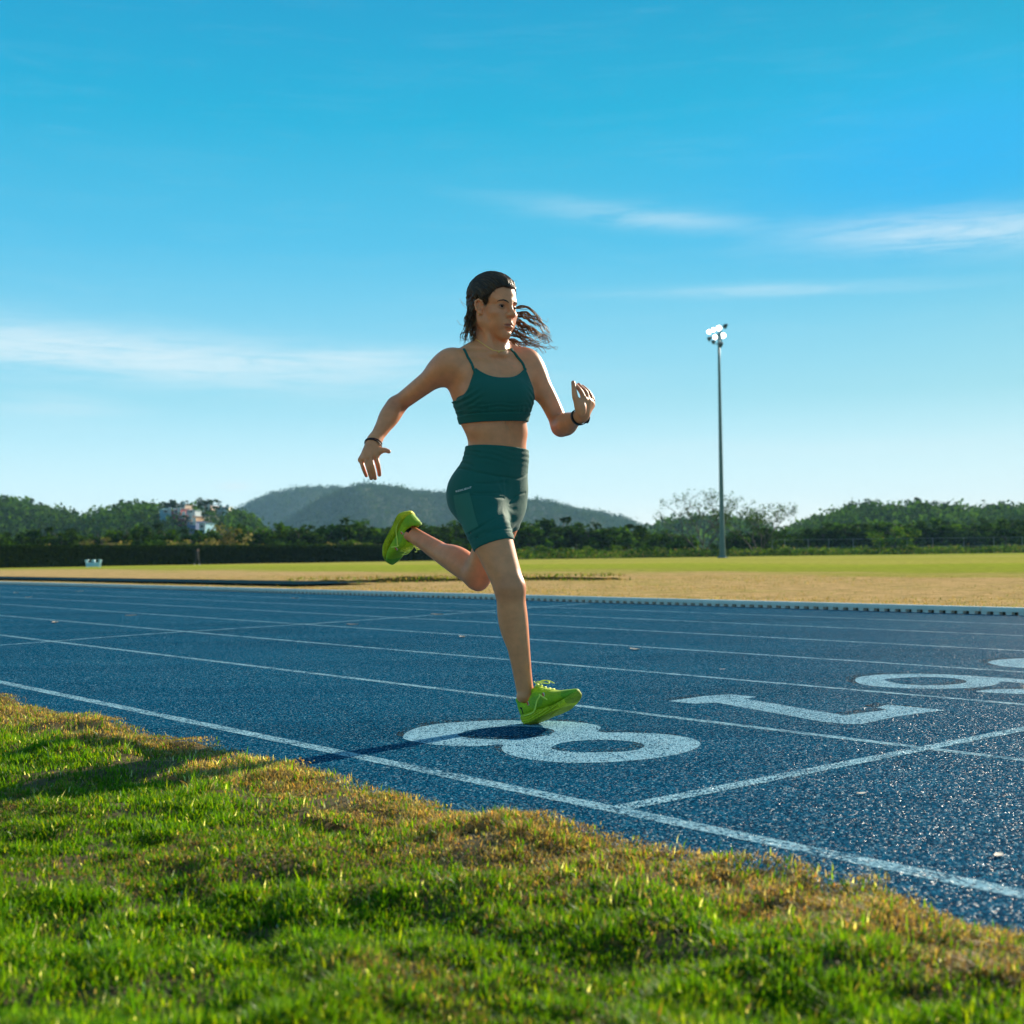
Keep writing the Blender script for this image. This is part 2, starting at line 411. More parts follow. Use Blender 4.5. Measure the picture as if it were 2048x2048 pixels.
link('earth_bank', mesh('earth_bank', v, f, True), M['mound'], kind='structure')

# kerb: white rail on short feet along the inside of lane one
kerb = empty('track_kerb', SP(-6, 10.64), 'low white inner rail on little feet along the far edge of the blue track', 'track rail')
KX = Vector(SP(-6, 10.64))
def rel(s, p, z): q = SP(s, p, z); return (q[0] - KX.x, q[1] - KX.y, z)
s_list = np.arange(-70, 14, 4.0)
for s0 in s_list:
    v = [rel(s0 + e, 10.60 + a, z) for e in (0.004, 3.996) for a, z in ((0, 0.028), (0, 0.062), (0.008, 0.07), (0.062, 0.07), (0.07, 0.062), (0.07, 0.028))]
    f = [(k, (k + 1) % 6, 6 + (k + 1) % 6, 6 + k) for k in range(6)] + [(5, 4, 3, 2, 1, 0), (6, 7, 8, 9, 10, 11)]
    link('rail', mesh('rail', v, f), M['kerb'], kerb)
ft = MB(); ft.box((0, 0, 0), (0.055, 0.06, 0.03), -(math.pi / 2 - TH)); ftm = ft.me('foot'); ftm.materials.append(M['kerb'])
feet_s = np.arange(-4.2 - 0.118 * 170, -3.6 + 0.118 * 120, 0.118)
for s0 in feet_s[-300:]:
    o = link('foot', ftm, None, kerb); o.location = rel(s0, 10.636, 0.0135)
fs_ = MB()
for s0 in np.arange(-60, feet_s[-300:][0], 0.118): fs_.box(rel(s0, 10.636, 0.0135), (0.055, 0.06, 0.03), -(math.pi / 2 - TH))
fs_.build('far_feet', M['kerb'], kerb, kind='stuff')
sheet('drain_strip', [SP(-160, 10.66), SP(40, 10.66), SP(40, 10.8), SP(-160, 10.8)], M['dark_gap'], 0.004)
# ------------------------------------------------------------------ signed distance modelling (body, clothes, shoes)
f32 = np.float32
class Prim:
    def __init__(s, fn, c, rad, k, op='u'): s.fn, s.c, s.rad, s.k, s.op = fn, np.asarray(c, f32), rad, k, op

def cone(a, b, ra, rb, k=0.015, op='u'):
    a = np.asarray(a, f32); b = np.asarray(b, f32)
    ba = b - a; l2 = float(ba @ ba); rr = ra - rb; a2 = max(l2 - rr * rr, 1e-9); il2 = 1 / l2
    def fn(p):
        pa = p - a; y = pa @ ba; z = y - l2
        q = pa * l2 - y[:, None] * ba; x2 = np.einsum('ij,ij->i', q, q)
        y2 = y * y * l2; z2 = z * z * l2
        kk = np.sign(rr) * rr * rr * x2
        c1 = np.sign(z) * a2 * z2 > kk; c2 = np.sign(y) * a2 * y2 < kk
        d = (np.sqrt(x2 * a2 * il2) + y * rr) * il2 - ra
        d = np.where(c2, np.sqrt(x2 + y2) * il2 - ra, d)
        return np.where(c1, np.sqrt(x2 + z2) * il2 - rb, d).astype(f32)
    return Prim(fn, (a + b) / 2, math.sqrt(l2) / 2 + max(ra, rb), k, op)

def chain(pts, radii, k=0.02, sub=3):
    """one smooth tapering tube through several joints"""
    P = [np.asarray(q, float) for q in pts]; P = [2 * P[0] - P[1]] + P + [2 * P[-1] - P[-2]]
    r_ = [radii[0]] + list(radii) + [radii[-1]]
    q = []
    for i in range(1, len(P) - 2):
        for j in range(sub):
            t = j / sub
            h = lambda a, b, c, d: 0.5 * (2 * b + (c - a) * t + (2 * a - 5 * b + 4 * c - d) * t * t + (3 * b - a - 3 * c + d) * t ** 3)
            q.append((h(*P[i - 1:i + 3]), float(h(*r_[i - 1:i + 3]))))
    q.append((P[-2], r_[-2]))
    cs = [cone(q[i][0], q[i + 1][0], q[i][1], q[i + 1][1]) for i in range(len(q) - 1)]
    A_ = np.array([x[0] for x in q]); c = (A_.min(0) + A_.max(0)) / 2
    def fn(p):
        d = cs[0].fn(p)
        for e in cs[1:]: d = np.minimum(d, e.fn(p))
        return d
    return Prim(fn, c, float(np.linalg.norm(A_ - c, axis=1).max()) + max(r_), k)

def ell(c, r, axes=None, k=0.015, op='u'):
    """ellipsoid; axes rows are its local unit axes"""
    c = np.asarray(c, f32); r = np.asarray(r, f32); A_ = np.eye(3, dtype=f32) if axes is None else np.asarray(axes, f32)
    def fn(p):
        q = (p - c) @ A_.T
        k0 = np.sqrt(((q / r) ** 2).sum(1)); k1 = np.sqrt(((q / (r * r)) ** 2).sum(1)) + 1e-9
        return (k0 * (k0 - 1) / k1).astype(f32)
    return Prim(fn, c, float(r.max()), k, op)

def loft(zs, cx, cy, yaw, a, bf, bb, k=0.02, n=2.3):
    """stack of horizontal super-ellipses: a half width, bf / bb half depth to the front / back, yaw = facing"""
    zs = np.asarray(zs, f32)
    def ip(z, y): return np.interp(z, zs, np.asarray(y, f32)).astype(f32)
    def fn(p):
        z = np.clip(p[:, 2], zs[0], zs[-1])
        yw = ip(z, yaw); x = p[:, 0] - ip(z, cx); y = p[:, 1] - ip(z, cy)
        fx, fy = np.sin(yw), -np.cos(yw)
        fr = x * fx + y * fy; la = -x * fy + y * fx
        A_ = ip(z, a); B_ = np.where(fr > 0, ip(z, bf), ip(z, bb))
        q = (np.abs(la / A_) ** n + np.abs(fr / B_) ** n) ** (1 / n)
        d = (q - 1) * np.minimum(A_, B_)
        dz = np.abs(p[:, 2] - z)
        return np.where(dz > 0, np.sqrt(np.maximum(d, 0) ** 2 + dz * dz), d).astype(f32)
    return Prim(fn, (np.mean(cx), np.mean(cy), (zs[0] + zs[-1]) / 2), float(zs[-1] - zs[0]) / 2 + max(a) + 0.05, k)

def smin(a, b, k):
    h = np.maximum(k - np.abs(a - b), 0) / k
    return np.minimum(a, b) - h * h * k * 0.25
def smax(a, b, k): return -smin(-a, -b, k)

def evaluate(prims, P, ctr=None, reach=None):
    d = np.full(len(P), 1.0, f32)
    for pr in prims:
        if ctr is not None and np.linalg.norm(pr.c - ctr) > reach + pr.rad + pr.k + 0.03: continue
        e = pr.fn(P)
        if pr.op == 'u': d = smin(d, e, pr.k)
        elif pr.op == 's': d = smax(d, -e, pr.k)
        elif pr.op == 'e': d = d - pr.k * np.clip(-e / pr.rad * 2, 0, 1)
    return d

def axis(lo, hi, coarse, fine=()):
    """lattice coordinates with finer steps inside the given (lo, hi, step) spans"""
    x = lo; out = []
    while x < hi:
        out.append(x)
        st = coarse
        for a, b, s_ in fine:
            if a <= x < b: st = min(st, s_)
            elif x < a < x + coarse: st = min(st, max(a - x, s_))
        x += st
    out.append(x)
    return np.array(out, f32)

def surface(field, xs, ys, zs, blk=14):
    """surface nets over a rectilinear lattice; field(P, centre, reach) gives distances"""
    nx, ny, nz = len(xs), len(ys), len(zs)
    D = np.full((nx, ny, nz), 1.0, f32)
    bx, by, bz = [[(i, min(i + blk, n)) for i in range(0, n, blk)] for n in (nx, ny, nz)]
    cen, half, idx = [], [], []
    for i in bx:
        for j in by:
            for k in bz:
                lo = np.array([xs[i[0]], ys[j[0]], zs[k[0]]]); hi = np.array([xs[i[1] - 1], ys[j[1] - 1], zs[k[1] - 1]])
                cen.append((lo + hi) / 2); half.append(np.linalg.norm(hi - lo) / 2); idx.append((i, j, k))
    cen = np.array(cen, f32); half = np.array(half, f32)
    dc = np.concatenate([field(cen[i:i + 20000], None, None) for i in range(0, len(cen), 20000)])
    for q in np.nonzero(dc < half * 1.35 + 0.012)[0]:
        i, j, k = idx[q]
        g = np.stack(np.meshgrid(xs[i[0]:i[1]], ys[j[0]:j[1]], zs[k[0]:k[1]], indexing='ij'), -1).reshape(-1, 3)
        D[i[0]:i[1], j[0]:j[1], k[0]:k[1]] = field(g, cen[q], float(half[q])).reshape(i[1] - i[0], j[1] - j[0], k[1] - k[0])
    D[D == 0] = 1e-7
    s = (D < 0)
    cnt = np.zeros((nx - 1, ny - 1, nz - 1), np.uint8)
    for a in (0, 1):
        for b in (0, 1):
            for c in (0, 1): cnt += s[a:nx - 1 + a, b:ny - 1 + b, c:nz - 1 + c]
    I, J, K = np.nonzero((cnt > 0) & (cnt < 8))
    acc = np.zeros((len(I), 3), np.float64); num = np.zeros(len(I))
    cor = [(a, b, c) for a in (0, 1) for b in (0, 1) for c in (0, 1)]
    val = {q: D[I + q[0], J + q[1], K + q[2]] for q in cor}
    pos = {q: np.stack([xs[I + q[0]], ys[J + q[1]], zs[K + q[2]]], 1) for q in cor}
    for a in cor:
        for ax in range(3):
            if a[ax]: continue
            b = list(a); b[ax] = 1; b = tuple(b)
            va, vb = val[a], val[b]
            mk = (va < 0) != (vb < 0)
            t = np.where(mk, va / np.where(mk, va - vb, 1), 0)
            acc += np.where(mk[:, None], pos[a] + (pos[b] - pos[a]) * t[:, None], 0); num += mk
    V = acc / num[:, None]
    ids = np.full((nx - 1, ny - 1, nz - 1), -1, np.int32); ids[I, J, K] = np.arange(len(I))
    quads = []
    for ax in range(3):
        o1, o2 = [(1, 2), (2, 0), (0, 1)][ax]
        sl_a = [slice(1, -1)] * 3; sl_b = [slice(1, -1)] * 3
        sl_a[ax] = slice(0, -1); sl_b[ax] = slice(1, None)
        A_, B_ = s[tuple(sl_a)], s[tuple(sl_b)]
        E_ = np.nonzero(A_ != B_)
        base = [E_[0] + 1, E_[1] + 1, E_[2] + 1]; base[ax] = E_[ax]
        def cell(d1, d2):
            q = [x.copy() for x in base]; q[o1] -= d1; q[o2] -= d2
            return ids[q[0], q[1], q[2]]
        q = np.stack([cell(1, 1), cell(0, 1), cell(0, 0), cell(1, 0)], 1)
        flip = ~A_[E_]
        q[flip] = q[flip][:, ::-1]
        quads.append(q)
    Q = np.concatenate(quads)
    return V, Q[(Q >= 0).all(1)]

# ------------------------------------------------------------------ runner: pose read off the photograph
RF, RL = FWD, ACR                                    # running direction and her left on the ground
v3 = lambda x, y, z: np.array([x, y, z], float)
Z_ = v3(0, 0, 1)
def yawvec(deg):
    a = R(deg); return v3(math.sin(a), -math.cos(a), 0), v3(math.cos(a), math.sin(a), 0)   # facing, her left
J = dict(
    shR=W(902, 728, 4.47), elR=W(793, 811, 4.60), wrR=W(747, 884, 4.49),
    shL=W(1051, 727, 4.59), elL=W(1121, 852, 4.55), wrL=W(1163, 832, 4.36),
    hipR=W(948, 985, 4.51), kneeR=W(1019, 1176, 4.41), ankR=W(1052, 1391, 4.43),
    hipL=W(1006, 982, 4.63), kneeL=W(954, 1149, 4.78), ankL=W(824, 1070, 5.03))
HF, HL = yawvec(48); HO = W(986, 617, 4.53)          # head frame: facing, left, origin at ear level
HU = v3(0.0, 0, 1); tilt = R(4)
HF, HU = HF * math.cos(tilt) - HU * math.sin(tilt), HU * math.cos(tilt) + HF * math.sin(tilt)
HA = np.array([HF, HL, HU])
def hd(f, l, u): return HO + HF * f + HL * l + HU * u

def zpx(y, Y=4.53): return W(985, y, Y)[2]
def xpx(x, y, Y=4.53): return W(x, y, Y)[0]
#        y     px    Y     yaw   a     bf    bb
TOR = [(1058, 984, 4.575, 48, 0.060, 0.060, 0.060),
       (1035, 980, 4.575, 49, 0.110, 0.084, 0.092),
       (1018, 977, 4.575, 49, 0.132, 0.094, 0.104),
       (1000, 976, 4.575, 50, 0.139, 0.097, 0.108),
       (970, 979, 4.570, 49, 0.139, 0.094, 0.102),
       (940, 987, 4.560, 46, 0.132, 0.088, 0.086),
       (915, 992, 4.552, 42, 0.122, 0.084, 0.076),
       (888, 994, 4.545, 39, 0.114, 0.081, 0.074),
       (865, 993, 4.540, 36, 0.121, 0.082, 0.077),
       (840, 991, 4.535, 32, 0.117, 0.083, 0.081),
       (810, 988, 4.532, 29, 0.127, 0.086, 0.090),
       (780, 984, 4.530, 27, 0.142, 0.088, 0.100),
       (755, 981, 4.530, 26, 0.140, 0.080, 0.100),
       (735, 980, 4.530, 25, 0.130, 0.068, 0.092),
       (715, 980, 4.535, 25, 0.105, 0.050, 0.075),
       (700, 981, 4.540, 25, 0.070, 0.040, 0.055)]
def _dense(T, sub=6):
    T = np.array(T, float); P = np.vstack([2 * T[0] - T[1], T, 2 * T[-1] - T[-2]]); out = []
    for i in range(1, len(P) - 2):
        for j in range(sub):
            t = j / sub; a, b, c, d = P[i - 1:i + 3]
            out.append(0.5 * (2 * b + (c - a) * t + (2 * a - 5 * b + 4 * c - d) * t * t + (3 * b - a - 3 * c + d) * t ** 3))
    return out + [T[-1]]
TOR = _dense(TOR)
_z = [zpx(t[0], t[2]) for t in TOR]
torso = loft(_z, [xpx(t[1], t[0], t[2]) for t in TOR], [t[2] for t in TOR], [R(t[3]) for t in TOR], [t[4] for t in TOR], [t[5] for t in TOR], [t[6] for t in TOR], 0.02)
CF, CL = yawvec(26)
PF, PL = yawvec(50)
chest = W(984, 785, 4.53); neck0 = W(984, 704, 4.545)
def ch(f, l, y): q = W(983, y, 4.53) + CF * f + CL * l; return q
def lerp(a, b, t): return a * (1 - t) + b * t
def nrm(a): return a / np.linalg.norm(a)

body = [torso]
body += [cone(W(994, 850, 4.54) + CF * 0.083, W(999, 884, 4.54) + PF * 0.083, 0.0035, 0.0025, 0.012, 's')]
# breasts under a compressive top, ribs, collar bones, shoulder girdle
body += [ell(ch(0.062, s * 0.058, 796), (0.050, 0.066, 0.058), [CF, CL, Z_], 0.05) for s in (-1, 1)]
body += [ell(ch(0.045, s * 0.075, 752), (0.03, 0.062, 0.04), [CF, CL, Z_], 0.03) for s in (-1, 1)]
notch = ch(0.048, 0.004, 712)
for s, sh in ((-1, J['shR']), (1, J['shL'])):
    body.append(cone(notch + CL * s * 0.018, lerp(notch, sh, 0.86) + Z_ * 0.024 + CF * 0.008, 0.0075, 0.0085, 0.02))
    body.append(cone(W(985, 690, 4.565) + CL * s * 0.03, sh + Z_ * 0.017 - CF * 0.01 - CL * s * 0.015, 0.034, 0.027, 0.035))   # trapezius
    body.append(cone(lerp(chest, sh, 0.75), sh, 0.052, 0.044, 0.03))
    body.append(cone(hd(-0.005, s * 0.055, -0.035), notch - CF * 0.006 + CL * s * 0.014 + Z_ * 0.006, 0.011, 0.006, 0.03))               # neck muscle
    body.append(cone(ch(-0.035, s * 0.100, 768), ch(-0.02, s * 0.085, 835), 0.040, 0.022, 0.05))                                # lat
body.append(cone(W(985, 708, 4.555), hd(-0.026, 0, -0.02), 0.054, 0.049, 0.03))
# arms
def limb(a, b, radii, k=0.02, bow=None):
    n_ = len(radii) - 1
    pts = [lerp(a, b, i / n_) + (bow * math.sin(math.pi * i / n_) if bow is not None else 0) for i in range(n_ + 1)]
    return [chain(pts, radii, k)]
def ortho(a, b):
    """orthonormal rows: a first, then b made square to it, then the third"""
    a = nrm(a); b = nrm(b - a * (a @ b)); return [a, b, np.cross(a, b)]
for s, sh, el_, wr in ((-1, J['shR'], J['elR'], J['wrR']), (1, J['shL'], J['elL'], J['wrL'])):
    ua = nrm(el_ - sh)
    body.append(ell(sh + CL * s * 0.008 + ua * 0.025, (0.062, 0.048, 0.044), ortho(ua, CF), 0.03))
    arm = limb(sh, el_, [0.043, 0.041, 0.038, 0.035, 0.0325, 0.031], 0.02, None if s < 0 else v3(0.010, 0.004, 0.0))
    arm[0].k = 0.04
    body += arm
    body += limb(el_, wr, [0.031, 0.0345, 0.033, 0.0285, 0.0245, 0.0215], 0.02)
    fa = nrm(wr - el_); outw = nrm(ua - fa)
    body.append(ell(el_ + outw * 0.016, (0.021, 0.019, 0.02), None, 0.02))
    out3 = nrm(np.cross(fa, np.cross(ua, fa)))
    body.append(ell(lerp(el_, wr, 0.22) + out3 * 0.005, (0.062, 0.037, 0.030), ortho(fa, out3), 0.02))
    body.append(ell(wr - fa * 0.012, (0.03, 0.0255, 0.0175), ortho(fa, v3(1, 0.25, 0) if s < 0 else v3(0.9, 0.2, -0.5)), 0.012))

# hands: palm and five fingers each, straight off the photograph
def finger(pts, r0, r1, k0=0.0045):
    n_ = len(pts) - 1
    return [chain(pts, [r0 + (r1 - r0) * i / n_ for i in range(n_ + 1)], k0, 2)]
def z3(x, y, Y): return W(700 + x * 0.09317, 820 + y * 0.09317, Y)
YH = 4.475
mcp = [z3(545, 985, YH - .005), z3(430, 1010, YH - .022), z3(325, 1035, YH - .02), z3(235, 1070, YH - .006)]
wr = J['wrR']
for q, rad in zip(mcp, (0.0125, 0.0125, 0.012, 0.0115)):
    body.append(cone(wr + (q - wr) * 0.15, q, 0.016, rad, 0.012))
body.append(cone(wr, z3(400, 900, YH - .01), 0.021, 0.02, 0.014))
body += finger([mcp[0], z3(590, 1150, YH - .01), z3(620, 1290, YH + .0), z3(632, 1392, YH + .012)], 0.0094, 0.0070)
body += finger([mcp[1], z3(475, 1190, YH - .034), z3(515, 1350, YH - .026), z3(540, 1470, YH - .012)], 0.0088, 0.0066)
body += finger([mcp[2], z3(385, 1215, YH - .034), z3(425, 1370, YH - .026), z3(455, 1470, YH - .012)], 0.0085, 0.0064)
body += finger([mcp[3], z3(275, 1215, YH - .018), z3(315, 1330, YH - .012), z3(350, 1412, YH - .002)], 0.0080, 0.0060)
body += finger([z3(480, 850, YH + .004), z3(620, 880, YH + .0), z3(740, 860, YH - .004), z3(835, 893, YH - .006)], 0.0135, 0.0072, 0.02)
def z4(x, y, Y): return W(1080 + x * 0.08282, 720 + y * 0.08282, Y)
YL = 4.32
wl = J['wrL']
mL = [z4(1060, 960, YL + .012), z4(1150, 980, YL + .03), z4(1215, 1030, YL + .048), z4(1250, 1100, YL + .064)]
for q, rad in zip(mL, (0.0135, 0.013, 0.0125, 0.0115)):
    body.append(cone(lerp(wl, q, 0.25), q, 0.017, rad, 0.014))
body.append(ell(z4(985, 1200, YL - .002), (0.019, 0.015, 0.026), [nrm(z4(1200, 1200, YL) - z4(900, 1200, YL)), v3(0, 1, 0), Z_], 0.018))      # thenar
body += finger([z4(930, 1080, YL), z4(850, 900, YL - .006), z4(822, 690, YL - .006), z4(800, 540, YL - .004)], 0.0125, 0.0068, 0.018)           # thumb
body += finger([mL[0], z4(1010, 800, YL + .012), z4(935, 690, YL + .006), z4(868, 610, YL + .004)], 0.0092, 0.0064)
body += finger([mL[1], z4(1110, 790, YL + .03), z4(1010, 680, YL + .024), z4(930, 595, YL + .02)], 0.0092, 0.0065)
body += finger([mL[2], z4(1215, 850, YL + .048), z4(1120, 720, YL + .042), z4(1020, 635, YL + .036)], 0.0088, 0.0062)
body += finger([mL[3], z4(1285, 990, YL + .062), z4(1225, 840, YL + .058), z4(1140, 735, YL + .052)], 0.0078, 0.0057)

# legs
def thigh(hip, knee, k=0.03, bow=None):
    ax = nrm(knee - hip)
    out = limb(hip, knee, [0.078, 0.079, 0.075, 0.066, 0.058, 0.051], k, bow)
    return out, ax
tR, axR = thigh(J['hipR'], J['kneeR']); tL, axL = thigh(J['hipL'], J['kneeL'], 0.03, v3(0.022, -0.012, 0))
tR[0].k = tL[0].k = 0.05
glutes = [ell(J['hipR'] - PF * 0.028 + PL * 0.022 - Z_ * 0.005, (0.076, 0.070, 0.086), [PF, PL, Z_], 0.04),
          ell(J['hipL'] - PF * 0.055 - PL * 0.02 - Z_ * 0.005, (0.078, 0.072, 0.086), [PF, PL, Z_], 0.04)]
def kneeparts(hip, knee, ank):
    t_ = nrm(knee - hip); s_ = nrm(ank - knee)
    fwd = nrm(t_ - s_ * 1.0 + 1e-4 * RF.sum()) if (t_ @ s_) < 0.9 else nrm(np.append(RF, 0.1))
    return [ell(knee + fwd * 0.020, (0.034, 0.034, 0.042), None, 0.025),
            cone(lerp(hip, knee, 0.38) + fwd * 0.028, lerp(hip, knee, 0.86) + fwd * 0.012, 0.052, 0.036, 0.03),
            ell(lerp(hip, knee, 0.82) + fwd * 0.018 - PL * 0.026, (0.021, 0.021, 0.045), ortho(nrm(knee - hip), fwd)[::-1], 0.02),
            ell(lerp(hip, knee, 0.84) + fwd * 0.016 + PL * 0.03, (0.021, 0.021, 0.042), ortho(nrm(knee - hip), fwd)[::-1], 0.02)], fwd
def shin(knee, ank, fwd, k=0.02):
    ax = nrm(ank - knee); side = nrm(np.cross(ax, fwd)); back = -nrm(fwd - ax * (fwd @ ax))
    out = limb(knee, ank, [0.050, 0.049, 0.046, 0.041, 0.035, 0.031, 0.029], k)
    out.append(ell(lerp(knee, ank, 0.30) + back * 0.017 + side * 0.009, (0.034, 0.037, 0.085), [side, back, ax], 0.025))
    out.append(ell(lerp(knee, ank, 0.27) + back * 0.017 - side * 0.011, (0.033, 0.037, 0.08), [side, back, ax], 0.025))
    out.append(cone(lerp(knee, ank, 0.12) - back * 0.022, lerp(knee, ank, 0.7) - back * 0.016, 0.018, 0.013, 0.02))      # shin bone
    out.append(cone(lerp(knee, ank, 0.6) + back * 0.015, lerp(knee, ank, 1.02) + back * 0.022, 0.02, 0.0125, 0.015))     # tendon
    for s in (-1, 1): out.append(ell(ank + side * s * 0.024, (0.014,) * 3, None, 0.015))
    return out
kR, fR = kneeparts(J['hipR'], J['kneeR'], J['ankR'])
kL, fL = kneeparts(J['hipL'], J['kneeL'], J['ankL'])
legR = tR + kR + shin(J['kneeR'], J['ankR'], fR)
legL1 = tL + kL
legL2 = shin(J['kneeL'], J['ankL'], fL)
legL2[0].k = 0.02
body += glutes + legR
body_far = legL1 + legL2

# head
head = []
def H(f, l, u, rf, rl, ru, k=0.012, op='u', yaw=0.0, pit=0.0):
    A_ = HA
    if yaw or pit:
        cy, sy = math.cos(R(yaw)), math.sin(R(yaw)); f1 = HF * cy + HL * sy; l1 = HL * cy - HF * sy
        cp, sp_ = math.cos(R(pit)), math.sin(R(pit)); f2 = f1 * cp + HU * sp_; u2 = HU * cp - f1 * sp_
        A_ = np.array([f2, l1, u2])
    head.append(ell(hd(f, l, u), (rf, rl, ru), A_, k, op))
H(-0.010, 0, 0.044, 0.088, 0.0715, 0.076, 0.02)          # cranium
H(0.030, 0, 0.036, 0.052, 0.061, 0.055, 0.02)           # forehead
H(0.022, 0, -0.03, 0.058, 0.0555, 0.058, 0.025)          # mid face
H(0.048, 0, -0.062, 0.034, 0.037, 0.036, 0.025)         # muzzle
H(0.0585, 0, -0.095, 0.017, 0.020, 0.0165, 0.022)         # chin
for s in (-1, 1):
    head.append(cone(hd(0.002, s * 0.053, -0.052), hd(0.058, s * 0.010, -0.098), 0.0150, 0.0115, 0.024))   # jaw line
    head.append(cone(hd(-0.004, s * 0.056, -0.01), hd(0.002, s * 0.048, -0.053), 0.016, 0.0150, 0.02))    # ramus
    H(0.052, s * 0.041, -0.025, 0.023, 0.022, 0.017, 0.02, 'u', s * 35)       # cheek bone
    H(0.0695, s * 0.026, 0.019, 0.0110, 0.024, 0.0080, 0.018, 'u', s * 22)      # brow ridge
    H(0.091, s * 0.031, -0.001, 0.0165, 0.0165, 0.0105, 0.014, 's')            # eye socket
    H(0.0635, s * 0.0315, -0.0015, 0.0138, 0.0150, 0.0130, 0.006)              # lids over the eye ball
    H(0.0800, s * 0.0325, -0.0018, 0.0085, 0.0130, 0.0042, 0.0015, 's', s * 12)   # eye opening
    H(0.054, s * 0.032, -0.054, 0.019, 0.018, 0.025, 0.02)                     # cheek flesh
head.append(cone(hd(0.0775, 0, 0.014), hd(0.0955, 0, -0.025), 0.0068, 0.0085, 0.013))       # nose bridge
H(0.0980, 0, -0.0265, 0.0108, 0.0112, 0.0100, 0.008)                                        # tip
for s in (-1, 1):
    H(0.0875, s * 0.0130, -0.0305, 0.0110, 0.0075, 0.0080, 0.008, 'u', -s * 12)            # wings
    H(0.0930, s * 0.0066, -0.0385, 0.0052, 0.0034, 0.0036, 0.003, 's')                     # nostrils
H(0.0855, 0, -0.050, 0.006, 0.006, 0.011, 0.01)                                           # philtrum base
for s in (-1, 1):
    head.append(cone(hd(0.0880, s * 0.0045, -0.0600), hd(0.0755, s * 0.0245, -0.0655), 0.0062, 0.0026, 0.006))  # upper lip
    head.append(cone(hd(0.0865, s * 0.0040, -0.0725), hd(0.0755, s * 0.0230, -0.0665), 0.0070, 0.0026, 0.006))  # lower lip
    head.append(cone(hd(0.0945, s * 0.0001, -0.0662), hd(0.0785, s * 0.026, -0.0664), 0.0022, 0.0016, 0.003, 's'))
H(0.083, 0, -0.0825, 0.008, 0.018, 0.0045, 0.008, 's')                                    # under the lip
# ears
for s in (-1, 1):
    e0 = hd(0.010, s * 0.0720, -0.006)
    eo = nrm(HL * s * 0.85 + HF * 0.5); ef = nrm(np.cross(HU, eo)) * (1 if s > 0 else -1); ef = ef if ef @ HF > 0 else -ef
    rim = [(0.010, 0.011), (0.005, 0.022), (-0.005, 0.0265), (-0.015, 0.021), (-0.0165, 0.007), (-0.0115, -0.008), (-0.003, -0.019), (0.006, -0.023)]
    pts = [e0 - HF * 0.006 + ef * a + HU * b + eo * (0.007 if 0 < i < 6 else 0.002) for i, (a, b) in enumerate(rim)]
    for i in range(len(pts) - 1): head.append(cone(pts[i], pts[i + 1], 0.0036, 0.0036, 0.004))
    head.append(ell(e0 - HF * 0.008 + HU * 0.004 + eo * 0.001, (0.004, 0.0135, 0.022), [eo, ef, HU], 0.005))
    head.append(ell(e0 - HF * 0.004 - HU * 0.018 + eo * 0.003, (0.005, 0.008, 0.009), [eo, ef, HU], 0.005))
    head.append(ell(e0 - HF * 0.001 - HU * 0.001 + eo * 0.006, (0.007, 0.007, 0.011), [eo, ef, HU], 0.004, 's'))
    head.append(ell(e0 + HF * 0.008 - HU * 0.003 + eo * 0.002, (0.004, 0.0045, 0.008), [eo, ef, HU], 0.004))

def body_field(P, ctr, reach):
    d = evaluate(body, P, ctr, reach)
    d = smin(d, evaluate(head, P, ctr, reach), 0.016)
    d2 = evaluate(body_far, P, ctr, reach)
    return smin(d, d2, 0.012)
XS = axis(-0.58, 0.32, 0.0036, [(-0.545, -0.455, 0.0022), (-0.135, 0.045, 0.0018), (0.20, 0.30, 0.0022)])
YS = axis(4.22, 5.14, 0.0036, [(4.40, 4.53, 0.0024), (4.28, 4.40, 0.0028)])
ZS = axis(0.02, 1.66, 0.0036, [(0.82, 0.98, 0.0022), (1.10, 1.26, 0.0022), (1.38, 1.66, 0.0018)])
V, Q = surface(body_field, XS, YS, ZS)
body_me = mesh('body', V, Q, True)

ROOT = v3(0.02, 4.42, 0.0)
runner = empty('person', tuple(ROOT), 'woman running on the track in a dark green sports top, green shorts and lime shoes', 'person')
def part(name, me, mat, parent=None, **kw):
    o = link(name, me, mat, parent or runner, **kw)
    if parent is None: o.location = tuple(-ROOT)
    return o

def project(P):
    """photograph pixel of world points, used only to read garment outlines off the photograph"""
    q = np.asarray(P) - np.array([0, 0, CAM_H]); z = q @ fw
    return np.stack([1024 + F_PX * (q @ rt) / z, 1024 - F_PX * (q @ up) / z], 1)

def snap(P, field, off=0.0, it=6):
    """move points onto a surface"""
    P = np.array(P, f32).reshape(-1, 3)
    for _ in range(it):
        d = field(P, None, None); g = np.stack([field(P + np.eye(3, dtype=f32)[i] * 0.0015, None, None) - d for i in range(3)], 1)
        g /= np.linalg.norm(g, axis=1)[:, None] + 1e-9
        P = P - (d - off)[:, None] * g * 0.9
    return P.astype(float)

def cast(px, field, Y0=4.15, Y1=5.3, off=0.0):
    """first hits of photograph sight lines on a surface"""
    px = np.asarray(px, float).reshape(-1, 2)
    Y = np.full(len(px), Y0); out = None
    for _ in range(60):
        P = np.array([W(a, b, y) for (a, b), y in zip(px, Y)])
        Y = np.minimum(Y + np.clip(field(P.astype(f32), None, None), -0.02, 0.05) * 0.8, Y1)
    return P

def spline(pts, n_):
    P = [np.asarray(q, float) for q in pts]; P = [2 * P[0] - P[1]] + P + [2 * P[-1] - P[-2]]; out = []
    k_ = len(P) - 3
    for i in range(n_):
        x = i / (n_ - 1) * k_; j = min(int(x), k_ - 1); t = x - j; a, b, c, d = P[j:j + 4]
        out.append(0.5 * (2 * b + (c - a) * t + (2 * a - 5 * b + 4 * c - d) * t * t + (3 * b - a - 3 * c + d) * t ** 3))
    return np.array(out)

